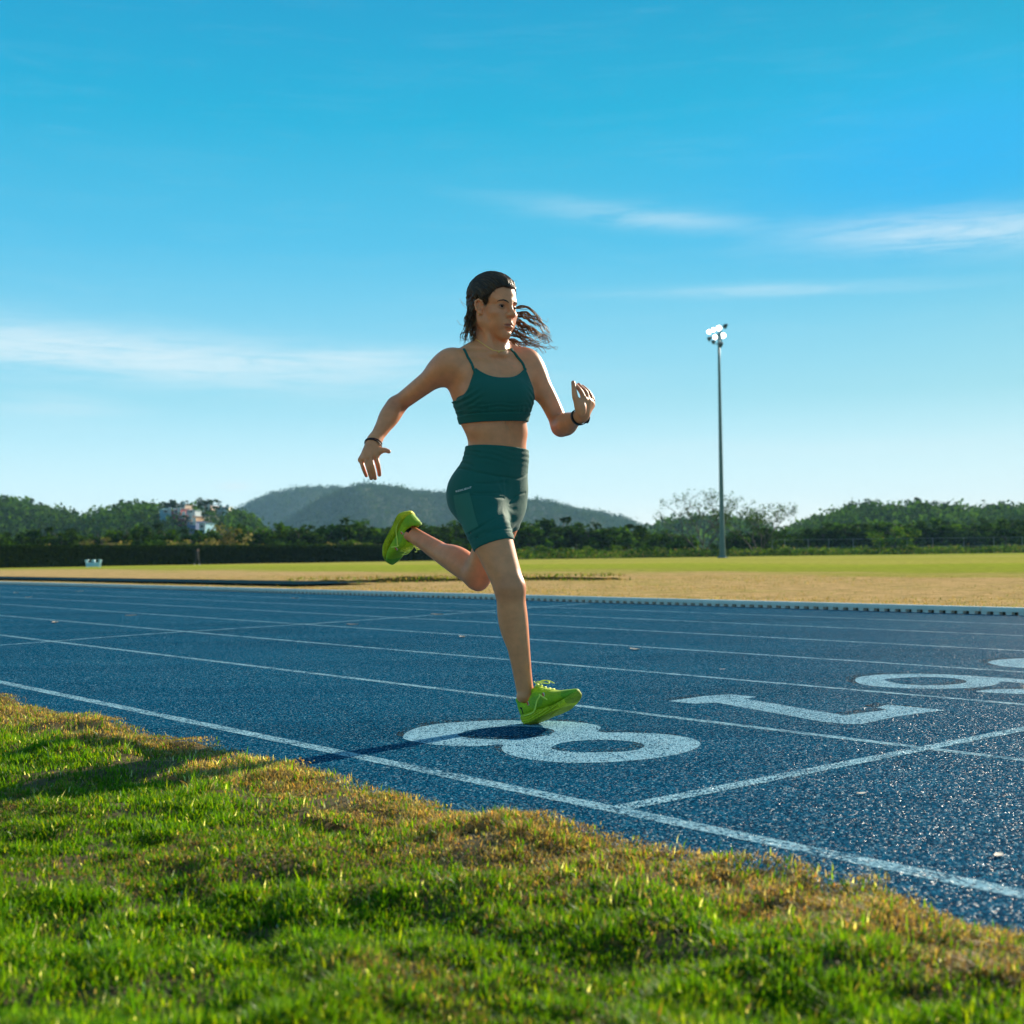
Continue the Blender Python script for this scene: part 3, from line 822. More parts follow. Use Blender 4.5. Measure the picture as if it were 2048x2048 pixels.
# ---- skin
M['skin'], _t, _b = material('skin', (0.36, 0.19, 0.11), 0.42, 0.4)
col = _t.add('ShaderNodeVertexColor', layer_name='tone').outputs[0]
_co = _t.add('ShaderNodeTexCoord').outputs['Object']
mott = _t.noise(_co, 26, 4, 0.6)
_t.l.new(_t.mix(1.0, col, _t.ramp(mott, [(0.3, (0.88, 0.86, 0.85)), (0.7, (1.08, 1.06, 1.04))]), 'MULTIPLY'), _b.inputs['Base Color'])
_b.inputs['Subsurface Weight'].default_value = 0.18
_b.inputs['Subsurface Radius'].default_value = (0.012, 0.005, 0.003)
_b.inputs['Subsurface Scale'].default_value = 0.6
_bn = _t.add('ShaderNodeBump', inp={'Strength': 0.12, 'Distance': 0.002, 'Height': _t.noise(_co, 420, 3)})
_t.l.new(_bn.outputs[0], _b.inputs['Normal'])
SK = np.array([0.79, 0.275, 0.115])
tone = np.tile(SK, (len(V), 1))
def stain(center, radii, color, amount, axes=HA, pw=2.0):
    q = ((V - center) @ np.asarray(axes).T) / np.array(radii)
    wgt = np.clip(1.6 - (np.abs(q) ** pw).sum(1) * 1.6, 0, 1)[:, None] * amount
    tone[:] = tone * (1 - wgt) + np.array(color) * wgt
stain(hd(0.083, 0, -0.066), (0.014, 0.026, 0.0115), (0.36, 0.095, 0.06), 0.95)
for s_ in (-1, 1): stain(hd(0.068, s_ * 0.042, -0.024), (0.04, 0.024, 0.02), (0.76, 0.24, 0.10), 0.6)
for tip in ((632, 1392), (540, 1470), (455, 1470), (350, 1412), (835, 893)): stain(z3(*tip, YH - .004), (0.02, 0.03, 0.02), (0.72, 0.235, 0.12), 0.7, np.eye(3))
for tip in ((800, 540), (868, 610), (930, 595), (1020, 635), (1140, 735)): stain(z4(*tip, YL + .02), (0.03, 0.05, 0.03), (0.72, 0.235, 0.12), 0.6, np.eye(3))
for q_ in (J['kneeR'], J['kneeL'], J['elR'], J['elL']): stain(q_, (0.075, 0.075, 0.07), (0.56, 0.175, 0.075), 0.7, np.eye(3))
for q_, d_ in ((J['kneeR'], J['ankR']), (J['kneeL'], J['ankL'])): stain(lerp(q_, d_, 0.75), (0.07, 0.07, 0.13), (0.68, 0.225, 0.09), 0.5, np.eye(3))
for s_ in (-1, 1): stain(hd(0.080, s_ * 0.034, -0.002), (0.03, 0.021, 0.013), (0.42, 0.135, 0.06), 0.65)
HLF = ([-0.2, -0.05, -0.032, -0.024, -0.016, 0.0, 0.010, 0.016, 0.021, 0.030, 0.045, 0.058, 0.072, 0.1], [-0.06, -0.068, -0.05, -0.03, 0.005, 0.024, 0.020, 0.004, 0.000, 0.014, 0.040, 0.060, 0.070, 0.067])
_q = (V - HO) @ HA.T
_w = np.clip((_q[:, 2] - np.interp(_q[:, 0], HLF[0], HLF[1]) + 0.0105) / 0.011, 0, 1) * (np.abs(_q[:, 0]) < 0.13) * (_q[:, 2] < 0.14) * (np.abs(_q[:, 1]) < 0.12) * (_q[:, 2] > -0.012) * (_q[:, 0] > 0.017)
_w = (_w ** 1.6 * (0.75 + 0.25 * np.sin(_q[:, 1] * 900 + _q[:, 0] * 500)))[:, None]
tone[:] = tone * (1 - _w) + np.array([0.05, 0.026, 0.016]) * _w          # hair roots, plus soft shade beside the hair painted into the skin tone
set_color(body_me, 'tone', tone)
body_o = part('body', body_me, M['skin'])

# ---- eyes, brows, lashes
M['eye'], _t, _b = material('eye', (0.6, 0.57, 0.53), 0.3, 0.15)
_c = _t.add('ShaderNodeTexCoord').outputs['Object']
_r = _t.add('ShaderNodeVectorMath', operation='LENGTH', inp={0: _t.mapping(_c, scale=(0, 1, 1))}).outputs['Value']
_f = _t.add('ShaderNodeSeparateXYZ', inp={0: _c}).outputs[0]
_iris = _t.math('MULTIPLY', _t.math('LESS_THAN', _r, 0.0072), _t.math('GREATER_THAN', _f, 0.0))
_t.l.new(_t.mix(_iris, (0.30, 0.25, 0.22), _t.mix(_t.math('LESS_THAN', _r, 0.0026), (0.02, 0.009, 0.004), (0.002, 0.002, 0.002))), _b.inputs['Base Color'])
eb = MB(); eb.lathe([(0.0121 * math.cos(a), max(0.0121 * math.sin(a), 1e-5)) for a in np.linspace(0, math.pi, 15)], axis=(1, 0, 0), n=20)
eye_me = eb.me('eye', True); eye_me.materials.append(M['eye'])
M['hair'], _t, _b = material('dark_brown_hair', (0.032, 0.019, 0.012), 0.42, 0.5)
_hc = _t.add('ShaderNodeTexCoord').outputs['Object']
_t.l.new(_t.mix(_t.ramp(_t.noise(_hc, 75, 4, 0.7), [(0.45, 0.0), (0.72, 0.8)]), (0.017, 0.011, 0.008), (0.105, 0.055, 0.026)), _b.inputs['Base Color'])
_tl = _t.add('ShaderNodeBsdfTranslucent', inp={'Color': (0.62, 0.36, 0.14, 1)})
_mx = _t.add('ShaderNodeMixShader', inp={0: 0.34, 1: _b.outputs[0], 2: _tl.outputs[0]})
_t.l.new(_mx.outputs[0], _t.n['Material Output'].inputs[0])
M['curls'], _t, _b = material('sunlit_brown_curls', (0.06, 0.035, 0.018), 0.42, 0.45)
_hc = _t.add('ShaderNodeTexCoord').outputs['Object']
_t.l.new(_t.mix(_t.ramp(_t.noise(_hc, 55, 4, 0.7), [(0.42, 0.0), (0.7, 1.0)]), (0.025, 0.015, 0.009), (0.30, 0.165, 0.065)), _b.inputs['Base Color'])
_tl = _t.add('ShaderNodeBsdfTranslucent', inp={'Color': (0.80, 0.48, 0.18, 1)})
_mx = _t.add('ShaderNodeMixShader', inp={0: 0.36, 1: _b.outputs[0], 2: _tl.outputs[0]})
_t.l.new(_mx.outputs[0], _t.n['Material Output'].inputs[0])
M['brow'] = varied('dark_brow_hair', (0.02, 0.012, 0.008), (0.035, 0.02, 0.012), 300, 0.7)
eye_field = lambda P, c, r: evaluate(head, P, None, None)
for s_ in (-1, 1):
    o = part('eye', eye_me, None)
    g = nrm(HF + HL * 0.04)
    lx = nrm(HL - g * (HL @ g)); ux = np.cross(g, lx)
    mw = Matrix(((g[0], lx[0], ux[0], 0), (g[1], lx[1], ux[1], 0), (g[2], lx[2], ux[2], 0), (0, 0, 0, 1)))
    o.matrix_local = Matrix.Translation(Vector(hd(0.0638, s_ * 0.0315, -0.0018) - ROOT)) @ mw
    bp = snap([hd(f_, s_ * l_, u_) for f_, l_, u_ in ((0.085, 0.012, 0.0145), (0.084, 0.022, 0.0185), (0.079, 0.033, 0.0205), (0.071, 0.043, 0.0185), (0.065, 0.049, 0.0145))], eye_field, 0.0003)
    part('eyebrow', MB().tube(bp, [0.0014, 0.0026, 0.0024, 0.0017, 0.0006], 6).me('eyebrow', True), M['brow'])
    lp = [hd(0.0783 - 0.42 * (abs(l_ - 0.0315)) - 4 * (l_ - 0.0315) ** 2, s_ * l_, -0.0018 + 0.0048 * math.sqrt(max(0, 1 - ((l_ - 0.0325) / 0.0138) ** 2))) for l_ in np.linspace(0.0195, 0.0452, 9)]
    part('eyelash', MB().tube(lp, [0.0006, 0.001, 0.0013, 0.0015, 0.0016, 0.0018, 0.0018, 0.0015, 0.0009], 5).me('eyelash', True), M['brow'])

# ---- sports top
def fabric(name, c1, c2, rough=0.75, scale=900):
    mt, t, b = material(name, c1, rough, 0.3)
    co = t.add('ShaderNodeTexCoord').outputs['Object']
    t.l.new(t.mix(t.noise(co, 14, 4), c1, c2), b.inputs['Base Color'])
    b.inputs['Sheen Weight'].default_value = 0.12
    b.inputs['Sheen Roughness'].default_value = 0.4
    h = t.math('ADD', t.math('MULTIPLY', t.noise(co, scale, 2), 0.5), t.noise(co, 45, 3))
    bn = t.add('ShaderNodeBump', inp={'Strength': 0.35, 'Distance': 0.003, 'Height': h})
    t.l.new(bn.outputs[0], b.inputs['Normal'])
    return mt
M['green'] = fabric('dark_green_stretch_fabric', (0.006, 0.095, 0.072), (0.009, 0.11, 0.083))
M['mesh_green'] = fabric('lighter_green_mesh_fabric', (0.03, 0.14, 0.1), (0.04, 0.165, 0.115), 0.85, 500)
M['white_print'] = varied('white_print', (0.75, 0.78, 0.75), (0.8, 0.8, 0.8), 60, 0.6)

def bump_at(x, c, w_): return np.exp(-((x - c) / w_) ** 2)
bust = [ell(ch(0.060, s * 0.052, 796), (0.052, 0.061, 0.056), [CF, CL, Z_], 0.075) for s in (-1, 1)]
lats = [p for p in body if p.k == 0.05 and p.rad > 0.04][:0]
top_prims = [torso] + bust + [cone(ch(-0.035, s * 0.100, 768), ch(-0.02, s * 0.085, 835), 0.040, 0.022, 0.05) for s in (-1, 1)] + [ell(ch(0.045, s * 0.075, 752), (0.03, 0.062, 0.04), [CF, CL, Z_], 0.03) for s in (-1, 1)]
ZC = lambda y, Y=4.46: zpx(y, Y)
def top_field(P, ctr, reach):
    d = evaluate(top_prims, P, None, None)
    c = W(983, 785, 4.53)
    l = (P - c.astype(f32)) @ CL.astype(f32); fr = (P - c.astype(f32)) @ CF.astype(f32)
    z = P[:, 2] - 0.05 * l
    al = np.abs(l)
    ytop = np.where(al < 0.098, 757 - 21 * (al / 0.098) ** 2.6, 736 + (al - 0.098) / 0.045 * 62)
    ytop = np.where(fr > 0.0, ytop, 796.0)
    ztop = np.interp(ytop, [700, 860], [ZC(700), ZC(860)])
    zh = ZC(842.5); zb = ZC(826)
    d = d - 0.0036 - 0.0010 * (z < zb) + 0.0022 * bump_at(z, zb, 0.0022)
    d = d - 0.0012 * bump_at(z - ztop, -0.004, 0.0035)           # rolled edge
    d = d + 0.0010 * np.sin(l * 240 + z * 40) * bump_at(z, zb + 0.008, 0.012) * (al > 0.06)
    d = d + 0.0016 * np.sin(z * 260 + al * 190) * np.clip((al - 0.075) / 0.03, 0, 1) * bump_at(z, zb + 0.05, 0.04)      # pull folds at the sides
    d = d + 0.0009 * np.sin(z * 420 + 1.2 * np.sin(l * 60)) * bump_at(z, zb + 0.02, 0.014)
    return np.maximum(np.maximum(d, (z - ztop) * 0.8), (zh - z)).astype(f32)
tx = axis(-0.24, 0.14, 0.0028); ty = axis(4.33, 4.72, 0.0028); tz = axis(1.03, 1.29, 0.0024)
part('sports_top', mesh('sports_top', *surface(top_field, tx, ty, tz), True), M['green'])
def near_field(P, c, r): return np.minimum(body_field(P, None, None), top_field(P, None, None))
for s_, front, top in ((-1, [(951, 750), (945, 732)], (931, 701)), (1, [(1051, 746), (1045, 727)], (1025, 700))):
    pts = list(cast(front, near_field))
    e = cast([top], lambda P, c, r: body_field(P, c, r) - 0.004)[0]
    pts += [e, e - CF * 0.012 + Z_ * 0.001, e - CF * 0.028 - Z_ * 0.006]
    pts = list(snap(spline(pts, 24), near_field, np.concatenate([[-0.006, -0.004, -0.001], np.full(17, 0.0006), [-0.001, -0.003, -0.004, -0.006]])))
    part('shoulder_strap', MB().tube(pts, [0.0050] * 24, 8).me('shoulder_strap', True), M['green'])

# ---- shorts
pelvis = [torso] + glutes
PWR = W(994, 891, 4.46)
hemR1, hemR2 = W(1027, 1069, 4.385), W(946, 1111, 4.53)
nR = nrm(axR - nrm(hemR1 - hemR2) * (axR @ nrm(hemR1 - hemR2)))
hemL = W(1034, 1073, 4.61); nL = nrm(axL + v3(-0.25, 0.1, 0.0))
thR = [tR[0], kR[1]]; thL = [tL[0], kL[1]]
creases = []
FOLD_C = W(1008, 1005, 4.47).astype(f32)
def shorts_raw(P, ctr, reach):
    l = (P - PWR.astype(f32)) @ PL.astype(f32)
    z = P[:, 2] + 0.05 * l
    dp = evaluate(pelvis, P, None, None)
    dR = np.maximum(smin(evaluate(thR, P, None, None), dp, 0.05), (P - hemR1.astype(f32)) @ nR.astype(f32))
    dL = np.maximum(smin(evaluate(thL, P, None, None), dp, 0.05), (P - hemL.astype(f32)) @ nL.astype(f32))
    d = smin(dR, dL, 0.012) - 0.0038
    hR = (P - hemR1.astype(f32)) @ nR.astype(f32)
    d = d + 0.0015 * bump_at(hR, -0.020, 0.0022) - 0.0008 * (hR > -0.02) * (hR < 0.001)
    rp = P - FOLD_C; rad_ = np.sqrt((rp ** 2).sum(1)); ang = np.arctan2(rp @ PL.astype(f32), rp[:, 2])
    d = d + 0.0007 * np.sin(ang * 9 + rad_ * 60 + 2 * np.sin(ang * 3)) * bump_at(rad_, 0.07, 0.04)                  # stretch folds fanning out from the crotch
    d = d + 0.0007 * np.sin(P[:, 2] * 330 + l * 45 + 2 * np.sin(l * 30)) * bump_at(P[:, 2], PWR[2] - 0.035, 0.03)   # rucked waistband
    d = d + 0.0008 * np.sin(hR * 260 + l * 30) * bump_at(hR, -0.05, 0.03)
    return np.maximum(d, z - PWR[2]).astype(f32)
def zz5(x, y): return (860 + x * 0.1346, 860 + y * 0.1346)
for path, rad in [([(430, 565), (560, 592), (700, 628), (850, 655), (1000, 688), (1150, 705), (1300, 720), (1400, 690), (1450, 640)], 0.0019),
                  ([(600, 968), (720, 972), (850, 968), (940, 980), (1020, 1000), (1100, 1008)], 0.0026),
                  ([(640, 930), (760, 938), (900, 935), (1060, 940)], 0.0017), ([(680, 790), (820, 795), (960, 792), (1120, 778)], 0.0016),
                  ([(500, 1575), (600, 1530), (700, 1475), (800, 1405), (900, 1345), (1000, 1300), (1075, 1270)], 0.0016),
                  ([(560, 1650), (700, 1600), (850, 1540), (1000, 1480), (1150, 1465), (1215, 1470)], 0.0016),
                  ([(540, 312), (620, 315), (730, 330)], 0.0015), ([(515, 370), (600, 375), (700, 390)], 0.0017), ([(470, 480), (560, 500), (650, 540)], 0.0012),
                  ([(1180, 1100), (1240, 1020), (1330, 960), (1420, 930)], 0.0014)]:
    q = cast([zz5(*p_) for p_ in path], shorts_raw)
    creases.append(Prim(chain(q, [rad * 0.4] + [rad] * (len(q) - 2) + [rad * 0.4], 0.006, 2).fn, q.mean(0), 1, 0.006, 's'))
def shorts_field(P, ctr, reach):
    d = shorts_raw(P, None, None)
    nearby = np.abs(d) < 0.02
    if nearby.any():
        e = d[nearby]
        for c_ in creases: e = smax(e, -c_.fn(P[nearby]), 0.007)
        d = d.copy(); d[nearby] = e
    return d
sx = axis(-0.27, 0.11, 0.003); sy = axis(4.30, 4.82, 0.003); sz = axis(0.57, 1.02, 0.003)
SV, SQ = surface(shorts_field, sx, sy, sz)
part('shorts', mesh('shorts', SV, SQ, True), M['green'])
for fld, lo, hi in ((shorts_raw, 0.55, 1.03), (top_field, 1.02, 1.30)):      # skin under cloth sits a little deeper
    ii = np.nonzero((V[:, 2] > lo) & (V[:, 2] < hi))[0]
    dd = fld(V[ii].astype(f32), None, None); ii = ii[dd < -0.002]; dd = dd[dd < -0.002]
    nn_ = np.array([body_me.vertices[int(i)].normal for i in ii])
    V[ii] -= nn_ * np.clip((-dd - 0.0015) * 3, 0, 0.0065)[:, None]
body_me.vertices.foreach_set('co', V.astype(f32).ravel()); body_me.update()
# side pocket: a panel of lighter mesh fabric lying on the near hip
gl = spline([np.array(zz5(*q)) for q in ((352, 975), (385, 1180), (440, 1380), (520, 1545))], 22)
gr = spline([np.array(zz5(*q)) for q in ((588, 925), (635, 1120), (680, 1300), (722, 1430))], 22)
gp = np.array([lerp(gl[i], gr[i], j / 13) for i in range(22) for j in range(14)])
part('side_pocket', mesh('side_pocket', snap(cast(gp, shorts_raw), shorts_raw, 0.0014, 4), [(i * 14 + j, i * 14 + j + 1, (i + 1) * 14 + j + 1, (i + 1) * 14 + j) for i in range(21) for j in range(13)], True), M['mesh_green'])
def drape_text(txt, a, b, height, field, off):
    cu = bpy.data.curves.new('text', 'FONT'); cu.body = txt; cu.size = 1.0; cu.align_x = 'LEFT'; cu.resolution_u = 2
    ob = bpy.data.objects.new('text', cu); C.objects.link(ob)
    bpy.context.view_layer.update()
    me = bpy.data.meshes.new_from_object(ob.evaluated_get(bpy.context.evaluated_depsgraph_get()))
    bpy.data.objects.remove(ob)
    q = np.array([v_.co[:2] for v_ in me.vertices]); wid = q[:, 0].max()
    a = np.array(a, float); b = np.array(b, float); ax = (b - a) / wid; ay = np.array([ax[1], -ax[0]]); ay = ay / np.linalg.norm(ay) * height
    px = a + q[:, :1] * ax + q[:, 1:] * (ay / 0.7)
    P = snap(cast(px, field), field, off, 3)
    fs = [tuple(p_.vertices) for p_ in me.polygons]
    return mesh('brand_lettering', P, fs)
part('lettering', drape_text('RESILIENT', (912.5, 985.0), (944.0, 976.3), 3.6, shorts_raw, 0.0022), M['white_print'])

# ---- jewellery and watch
M['gold'], _, _ = material('gold', (0.95, 0.55, 0.14), 0.35, 0.6, 0.3)
M['black_rubber'] = varied('black_rubber', (0.006, 0.008, 0.01), (0.012, 0.013, 0.015), 40, 0.5)
M['maroon'] = varied('maroon_cord', (0.06, 0.008, 0.02), (0.015, 0.006, 0.012), 120, 0.7)
npts = cast([(880 + x * .1346, 520 + y * .1346) for x, y in ((520, 1185), (560, 1195), (620, 1235), (720, 1300), (790, 1345), (870, 1358), (930, 1352), (990, 1335), (1030, 1315))], body_field)
npts = snap(npts, body_field, 0.001)
part('necklace', MB().tube(npts, 0.0017, 6).me('necklace', True), M['gold'])
part('pendant', MB().lathe([(-0.003, 0.0005), (-0.0015, 0.003), (0.0015, 0.003), (0.003, 0.0005)], npts[5] - v3(0, 0.002, 0.003), (1, 0, 0), 10).me('pendant', True), M['gold'])
er = cast([(880 + 578 * .1346, 520 + 805 * .1346)], body_field)[0]
part('earring', MB().lathe([(-0.0022, 0.0003), (-0.0012, 0.002), (0.0012, 0.002), (0.0022, 0.0003)], er, (0.5, -1, 0), 10).me('earring', True), M['gold'])
def ring(c, ax, ra, rb, wa, n_=28, tilt_=0.0):
    """band around a limb: centre, axis, two radii, tube radius"""
    o_ = ortho(ax, v3(1, 0.3, 0.1)); pts = [c + o_[1] * ra * math.cos(t) + o_[2] * rb * math.sin(t) for t in np.linspace(0, 2 * math.pi, n_ + 1)]
    return MB().tube(pts, wa, 6, False)
faR = nrm(J['wrR'] - J['elR'])
for k_, (dd, mt, wa) in enumerate(((0.004, 'black_rubber', 0.0024), (-0.003, 'maroon', 0.0022))):
    c_ = J['wrR'] + faR * 0.006 + faR * dd
    cpts = snap([c_ + (o1 * math.cos(t) + o2 * math.sin(t)) * 0.034 for t in np.linspace(0, 2 * math.pi, 25) for o1, o2 in [tuple(ortho(nrm(faR + v3(0.25, 0, -0.25) * (0.6 + 0.3 * k_)), v3(1, 0.3, 0.1))[1:])]], body_field, 0.002)
    part('bracelet', MB().tube(cpts, wa, 6, False).me('bracelet', True), M[mt], label='black cord bracelet' if k_ == 0 else 'maroon cord bracelet')
faL = nrm(J['wrL'] - J['elL'])
watch = None
o_ = ortho(faL, v3(1, 0.2, 0.2)); bv = []; nb = 32
c_ = J['wrL'] - faL * 0.020
ringp = snap([c_ + (o_[1] * math.cos(t) + o_[2] * math.sin(t)) * 0.028 for t in np.linspace(0, 2 * math.pi, nb, endpoint=False)], body_field, 0.0015, 9)
bf_ = []
for i in range(nb):
    outd = nrm(ringp[i] - ringp.mean(0))
    for a_, b_ in ((-0.008, 0), (0.008, 0), (0.008, 0.003), (-0.008, 0.003)): bv.append(ringp[i] + faL * a_ + outd * b_)
for i in range(nb):
    j = (i + 1) % nb
    for k_ in range(4): bf_.append((i * 4 + k_, i * 4 + (k_ + 1) % 4, j * 4 + (k_ + 1) % 4, j * 4 + k_))
watch = part('wrist_watch', mesh('wrist_watch', bv, bf_, True), M['black_rubber'])
far = ringp[np.argmax(ringp @ v3(0.9, 0.3, -0.2))]; outd = nrm(far - ringp.mean(0))
part('watch_case', MB().lathe([(-0.002, 0.014), (0.006, 0.0155), (0.0075, 0.0135), (0.0076, 0.0001)], far, outd, 16).me('watch_case'), M['black_rubber'], watch)

# ---- hair: scalp cap with combed grooves, strands lying on it, and wind-blown curls
KNOT = hd(-0.098, -0.004, -0.012)
cap = [ell(hd(-0.010, 0, 0.044), (0.088, 0.0715, 0.076), HA, 0.02), ell(hd(0.030, 0, 0.036), (0.052, 0.061, 0.055), HA, 0.02), ell(hd(-0.05, 0, -0.015), (0.042, 0.050, 0.050), HA, 0.03)]
def hair_field(P, ctr, reach):
    q = (P - HO.astype(f32)) @ HA.T.astype(f32)
    f_, l_, u_ = q[:, 0], q[:, 1], q[:, 2]
    hl = np.interp(f_, HLF[0], HLF[1])
    dist = np.clip((u_ - hl) / 0.03, 0, 1)
    d = evaluate(cap, P, None, None) - 0.0016 - 0.0072 * dist ** 0.7 - 0.004 * np.clip((u_ - 0.03) / 0.08, 0, 1)
    phi = np.arctan2(l_, u_ + 0.005); amp = dist * np.clip((u_ + 0.01) / 0.04, 0.0, 1)
    d = d + amp * (0.0019 * np.sin(phi * 27 + 3 * np.sin(f_ * 45) + 2 * np.sin(f_ * 110)) + 0.0013 * np.sin(phi * 61 + f_ * 60))
    return np.maximum(d, (hl - u_ + 0.0022 * np.sin(l_ * 420 + f_ * 260) + 0.0016 * np.sin(l_ * 900 - f_ * 700)) * 0.7).astype(f32)
hx = axis(-0.20, 0.07, 0.0023); hy = axis(4.40, 4.68, 0.0023); hz = axis(1.36, 1.66, 0.0023)
hair_o = part('hair', mesh('hair', *surface(hair_field, hx, hy, hz), True), M['hair'])
cap_only = lambda P, c, r: evaluate(cap, P, None, None)
hr = random.Random(3)
comb_dark, comb_brown = MB(), MB()
for i in range(420):
    comb = comb_dark if i % 5 < 3 else comb_brown
    f_ = hr.uniform(-0.01, 0.098); sgn = -1 if hr.random() < 0.68 else 1
    hl = np.interp(f_, HLF[0], HLF[1]); l0 = sgn * math.sqrt(max(0.0, 1 - ((f_ + 0.01) / 0.112) ** 2)) * 0.075 * hr.uniform(0.0 if f_ > 0.05 else 0.5, 1)
    u0 = max(hl + hr.uniform(0, 0.012), 0.12 - (abs(l0) / 0.075) ** 2 * 0.1 if hr.random() < 0.4 else hl)
    a_ = hd(f_, l0, u0); n_ = 9
    mid = hd(-0.045, l0 * 1.1 + sgn * 0.012, 0.045 + 0.5 * u0)
    p_ = snap(spline([a_, lerp(a_, mid, 0.5) + HU * 0.02, mid, KNOT], n_), cap_only, 0.0)
    p_ = p_ + HU * 0.0
    off = []
    for q in p_:
        qf, qu = (q - HO) @ HF, (q - HO) @ HU; ds_ = min(1, max(0, (qu - np.interp(qf, HLF[0], HLF[1])) / 0.03))
        off.append(0.0012 + 0.0072 * ds_ ** 0.7 + 0.004 * min(1, max(0, (qu - 0.03) / 0.08)) + hr.uniform(0.0, 0.0024))
    off = np.array(off)
    outw = np.array([nrm(q - hd(-0.01, 0, 0.03)) for q in p_])
    comb.tube(p_ + outw * off[:, None], [0.0004] + [hr.uniform(0.0010, 0.0021)] * (n_ - 2) + [0.0008], 5)
part('combed_strands', comb_dark.me('combed_strands', True), M['hair'], hair_o)
part('brown_strands', comb_brown.me('brown_strands', True), M['curls'], hair_o, label='lighter brown strands combed back')
curls = MB()
def lock(path, amp, wl, rad, strands=4, spread=0.002, npt=64):
    base = spline(path, npt)
    ln = np.concatenate([[0], np.cumsum(np.linalg.norm(np.diff(base, axis=0), axis=1))])
    ph, w_ = hr.uniform(0, 6.3), wl * hr.uniform(0.85, 1.2)
    for s in range(strands):
        p1 = ph + hr.gauss(0, 0.28); ws = w_ * hr.uniform(0.94, 1.06)
        so = v3(hr.gauss(0, spread), hr.gauss(0, spread), hr.gauss(0, spread))
        t = ln / ln[-1]; am = amp * (0.3 + 0.7 * t)
        q = base + np.stack([am * np.sin(ln / ws * 6.283 + p1) * 0.4, am * np.cos(ln / ws * 6.283 + p1) * 0.8, am * np.sin(ln / ws * 6.283 + p1 + 0.4)], 1) + so * (0.3 + t[:, None] * 1.4)
        r_ = rad * hr.uniform(0.6, 1.2)
        curls.tube(q, list(np.interp(t, [0, 0.1, 0.7, 1], [r_ * 0.8, r_, r_ * 0.8, r_ * 0.2])), 5)
# right-hand side: swept out behind the face
ends = [((1020, 615), (1052, 613), (1072, 628), (1086, 648)), ((1020, 620), (1056, 622), (1082, 640), (1094, 662)), ((1020, 628), (1050, 634), (1080, 650), (1102, 672)),
        ((1018, 636), (1048, 646), (1078, 662), (1104, 684)), ((1014, 646), (1044, 658), (1076, 672), (1108, 690)), ((1010, 656), (1040, 668), (1078, 684), (1122, 692)),
        ((1006, 668), (1034, 680), (1066, 692), (1096, 703)), ((1004, 678), (1026, 688), (1052, 698), (1084, 704)), ((1002, 684), (1020, 692), (1040, 699), (1066, 706))]
for i in range(30):
    k_ = hr.uniform(0, len(ends) - 1.001); j = int(k_); fr = k_ - j
    q = [lerp(np.array(ends[j][m_], float), np.array(ends[j + 1][m_], float), fr) for m_ in range(4)]
    cut = hr.uniform(0.72, 1.1); dY = hr.uniform(-0.055, 0.06)
    path = [KNOT + v3(0.0, -0.01, hr.uniform(-0.03, 0.02))] + [W(x + hr.gauss(0, 2.5), y + hr.gauss(0, 2.5), 4.655 + dY + 0.012 * m_) for m_, (x, y) in enumerate(q)]
    full = spline(path, 30); m_ = max(10, int(30 * min(cut, 1.0)))
    lock(list(full[:m_:4]) + [full[m_ - 1]], hr.uniform(0.004, 0.009), hr.uniform(0.040, 0.066), hr.uniform(0.0013, 0.0022), 6, 0.0016)
# left-hand side: loose curls hanging behind the ear and neck
for i in range(34):
    x0, y0 = hr.uniform(937, 951), hr.uniform(590, 628)
    short_ = hr.random() < 0.5
    x1, y1 = hr.uniform(929, 952), hr.uniform(628, 648)
    far_ = hr.random() < 0.45
    x2, y2 = (hr.uniform(921, 936), hr.uniform(655, 672)) if far_ else (hr.uniform(938, 953), hr.uniform(664, 680))
    x3, y3 = (hr.uniform(925, 944), hr.uniform(676, 688)) if far_ else (hr.uniform(940, 954), hr.uniform(678, 690))
    if short_: y2, y3, x2, x3 = 646, hr.uniform(650, 664), x1 + hr.uniform(-4, 4), x1 + hr.uniform(-6, 5)
    Yb = hr.uniform(4.49, 4.59)
    lock([W(x0, y0, Yb), W(x1, y1, Yb + 0.005), W(x2, y2, Yb), W(x3, y3, Yb - 0.005)], hr.uniform(0.005, 0.011), hr.uniform(0.028, 0.042), hr.uniform(0.0011, 0.0018), 4, 0.0012)
# fly-aways
for x, y, x1, y1, x2, y2 in ((936, 610, 926, 606, 919, 597), (937, 620, 928, 612, 922, 604), (1022, 560, 1030, 562, 1034, 560), (935, 650, 922, 650, 914, 640), (1086, 640, 1095, 644, 1096, 636), (1100, 690, 1112, 700, 1116, 692)):
    curls.tube(spline([W(x, y, 4.6), W(x1, y1, 4.6), W(x2, y2, 4.6)], 8), 0.0005, 4)
part('curls', curls.me('curls', True), M['curls'], hair_o)

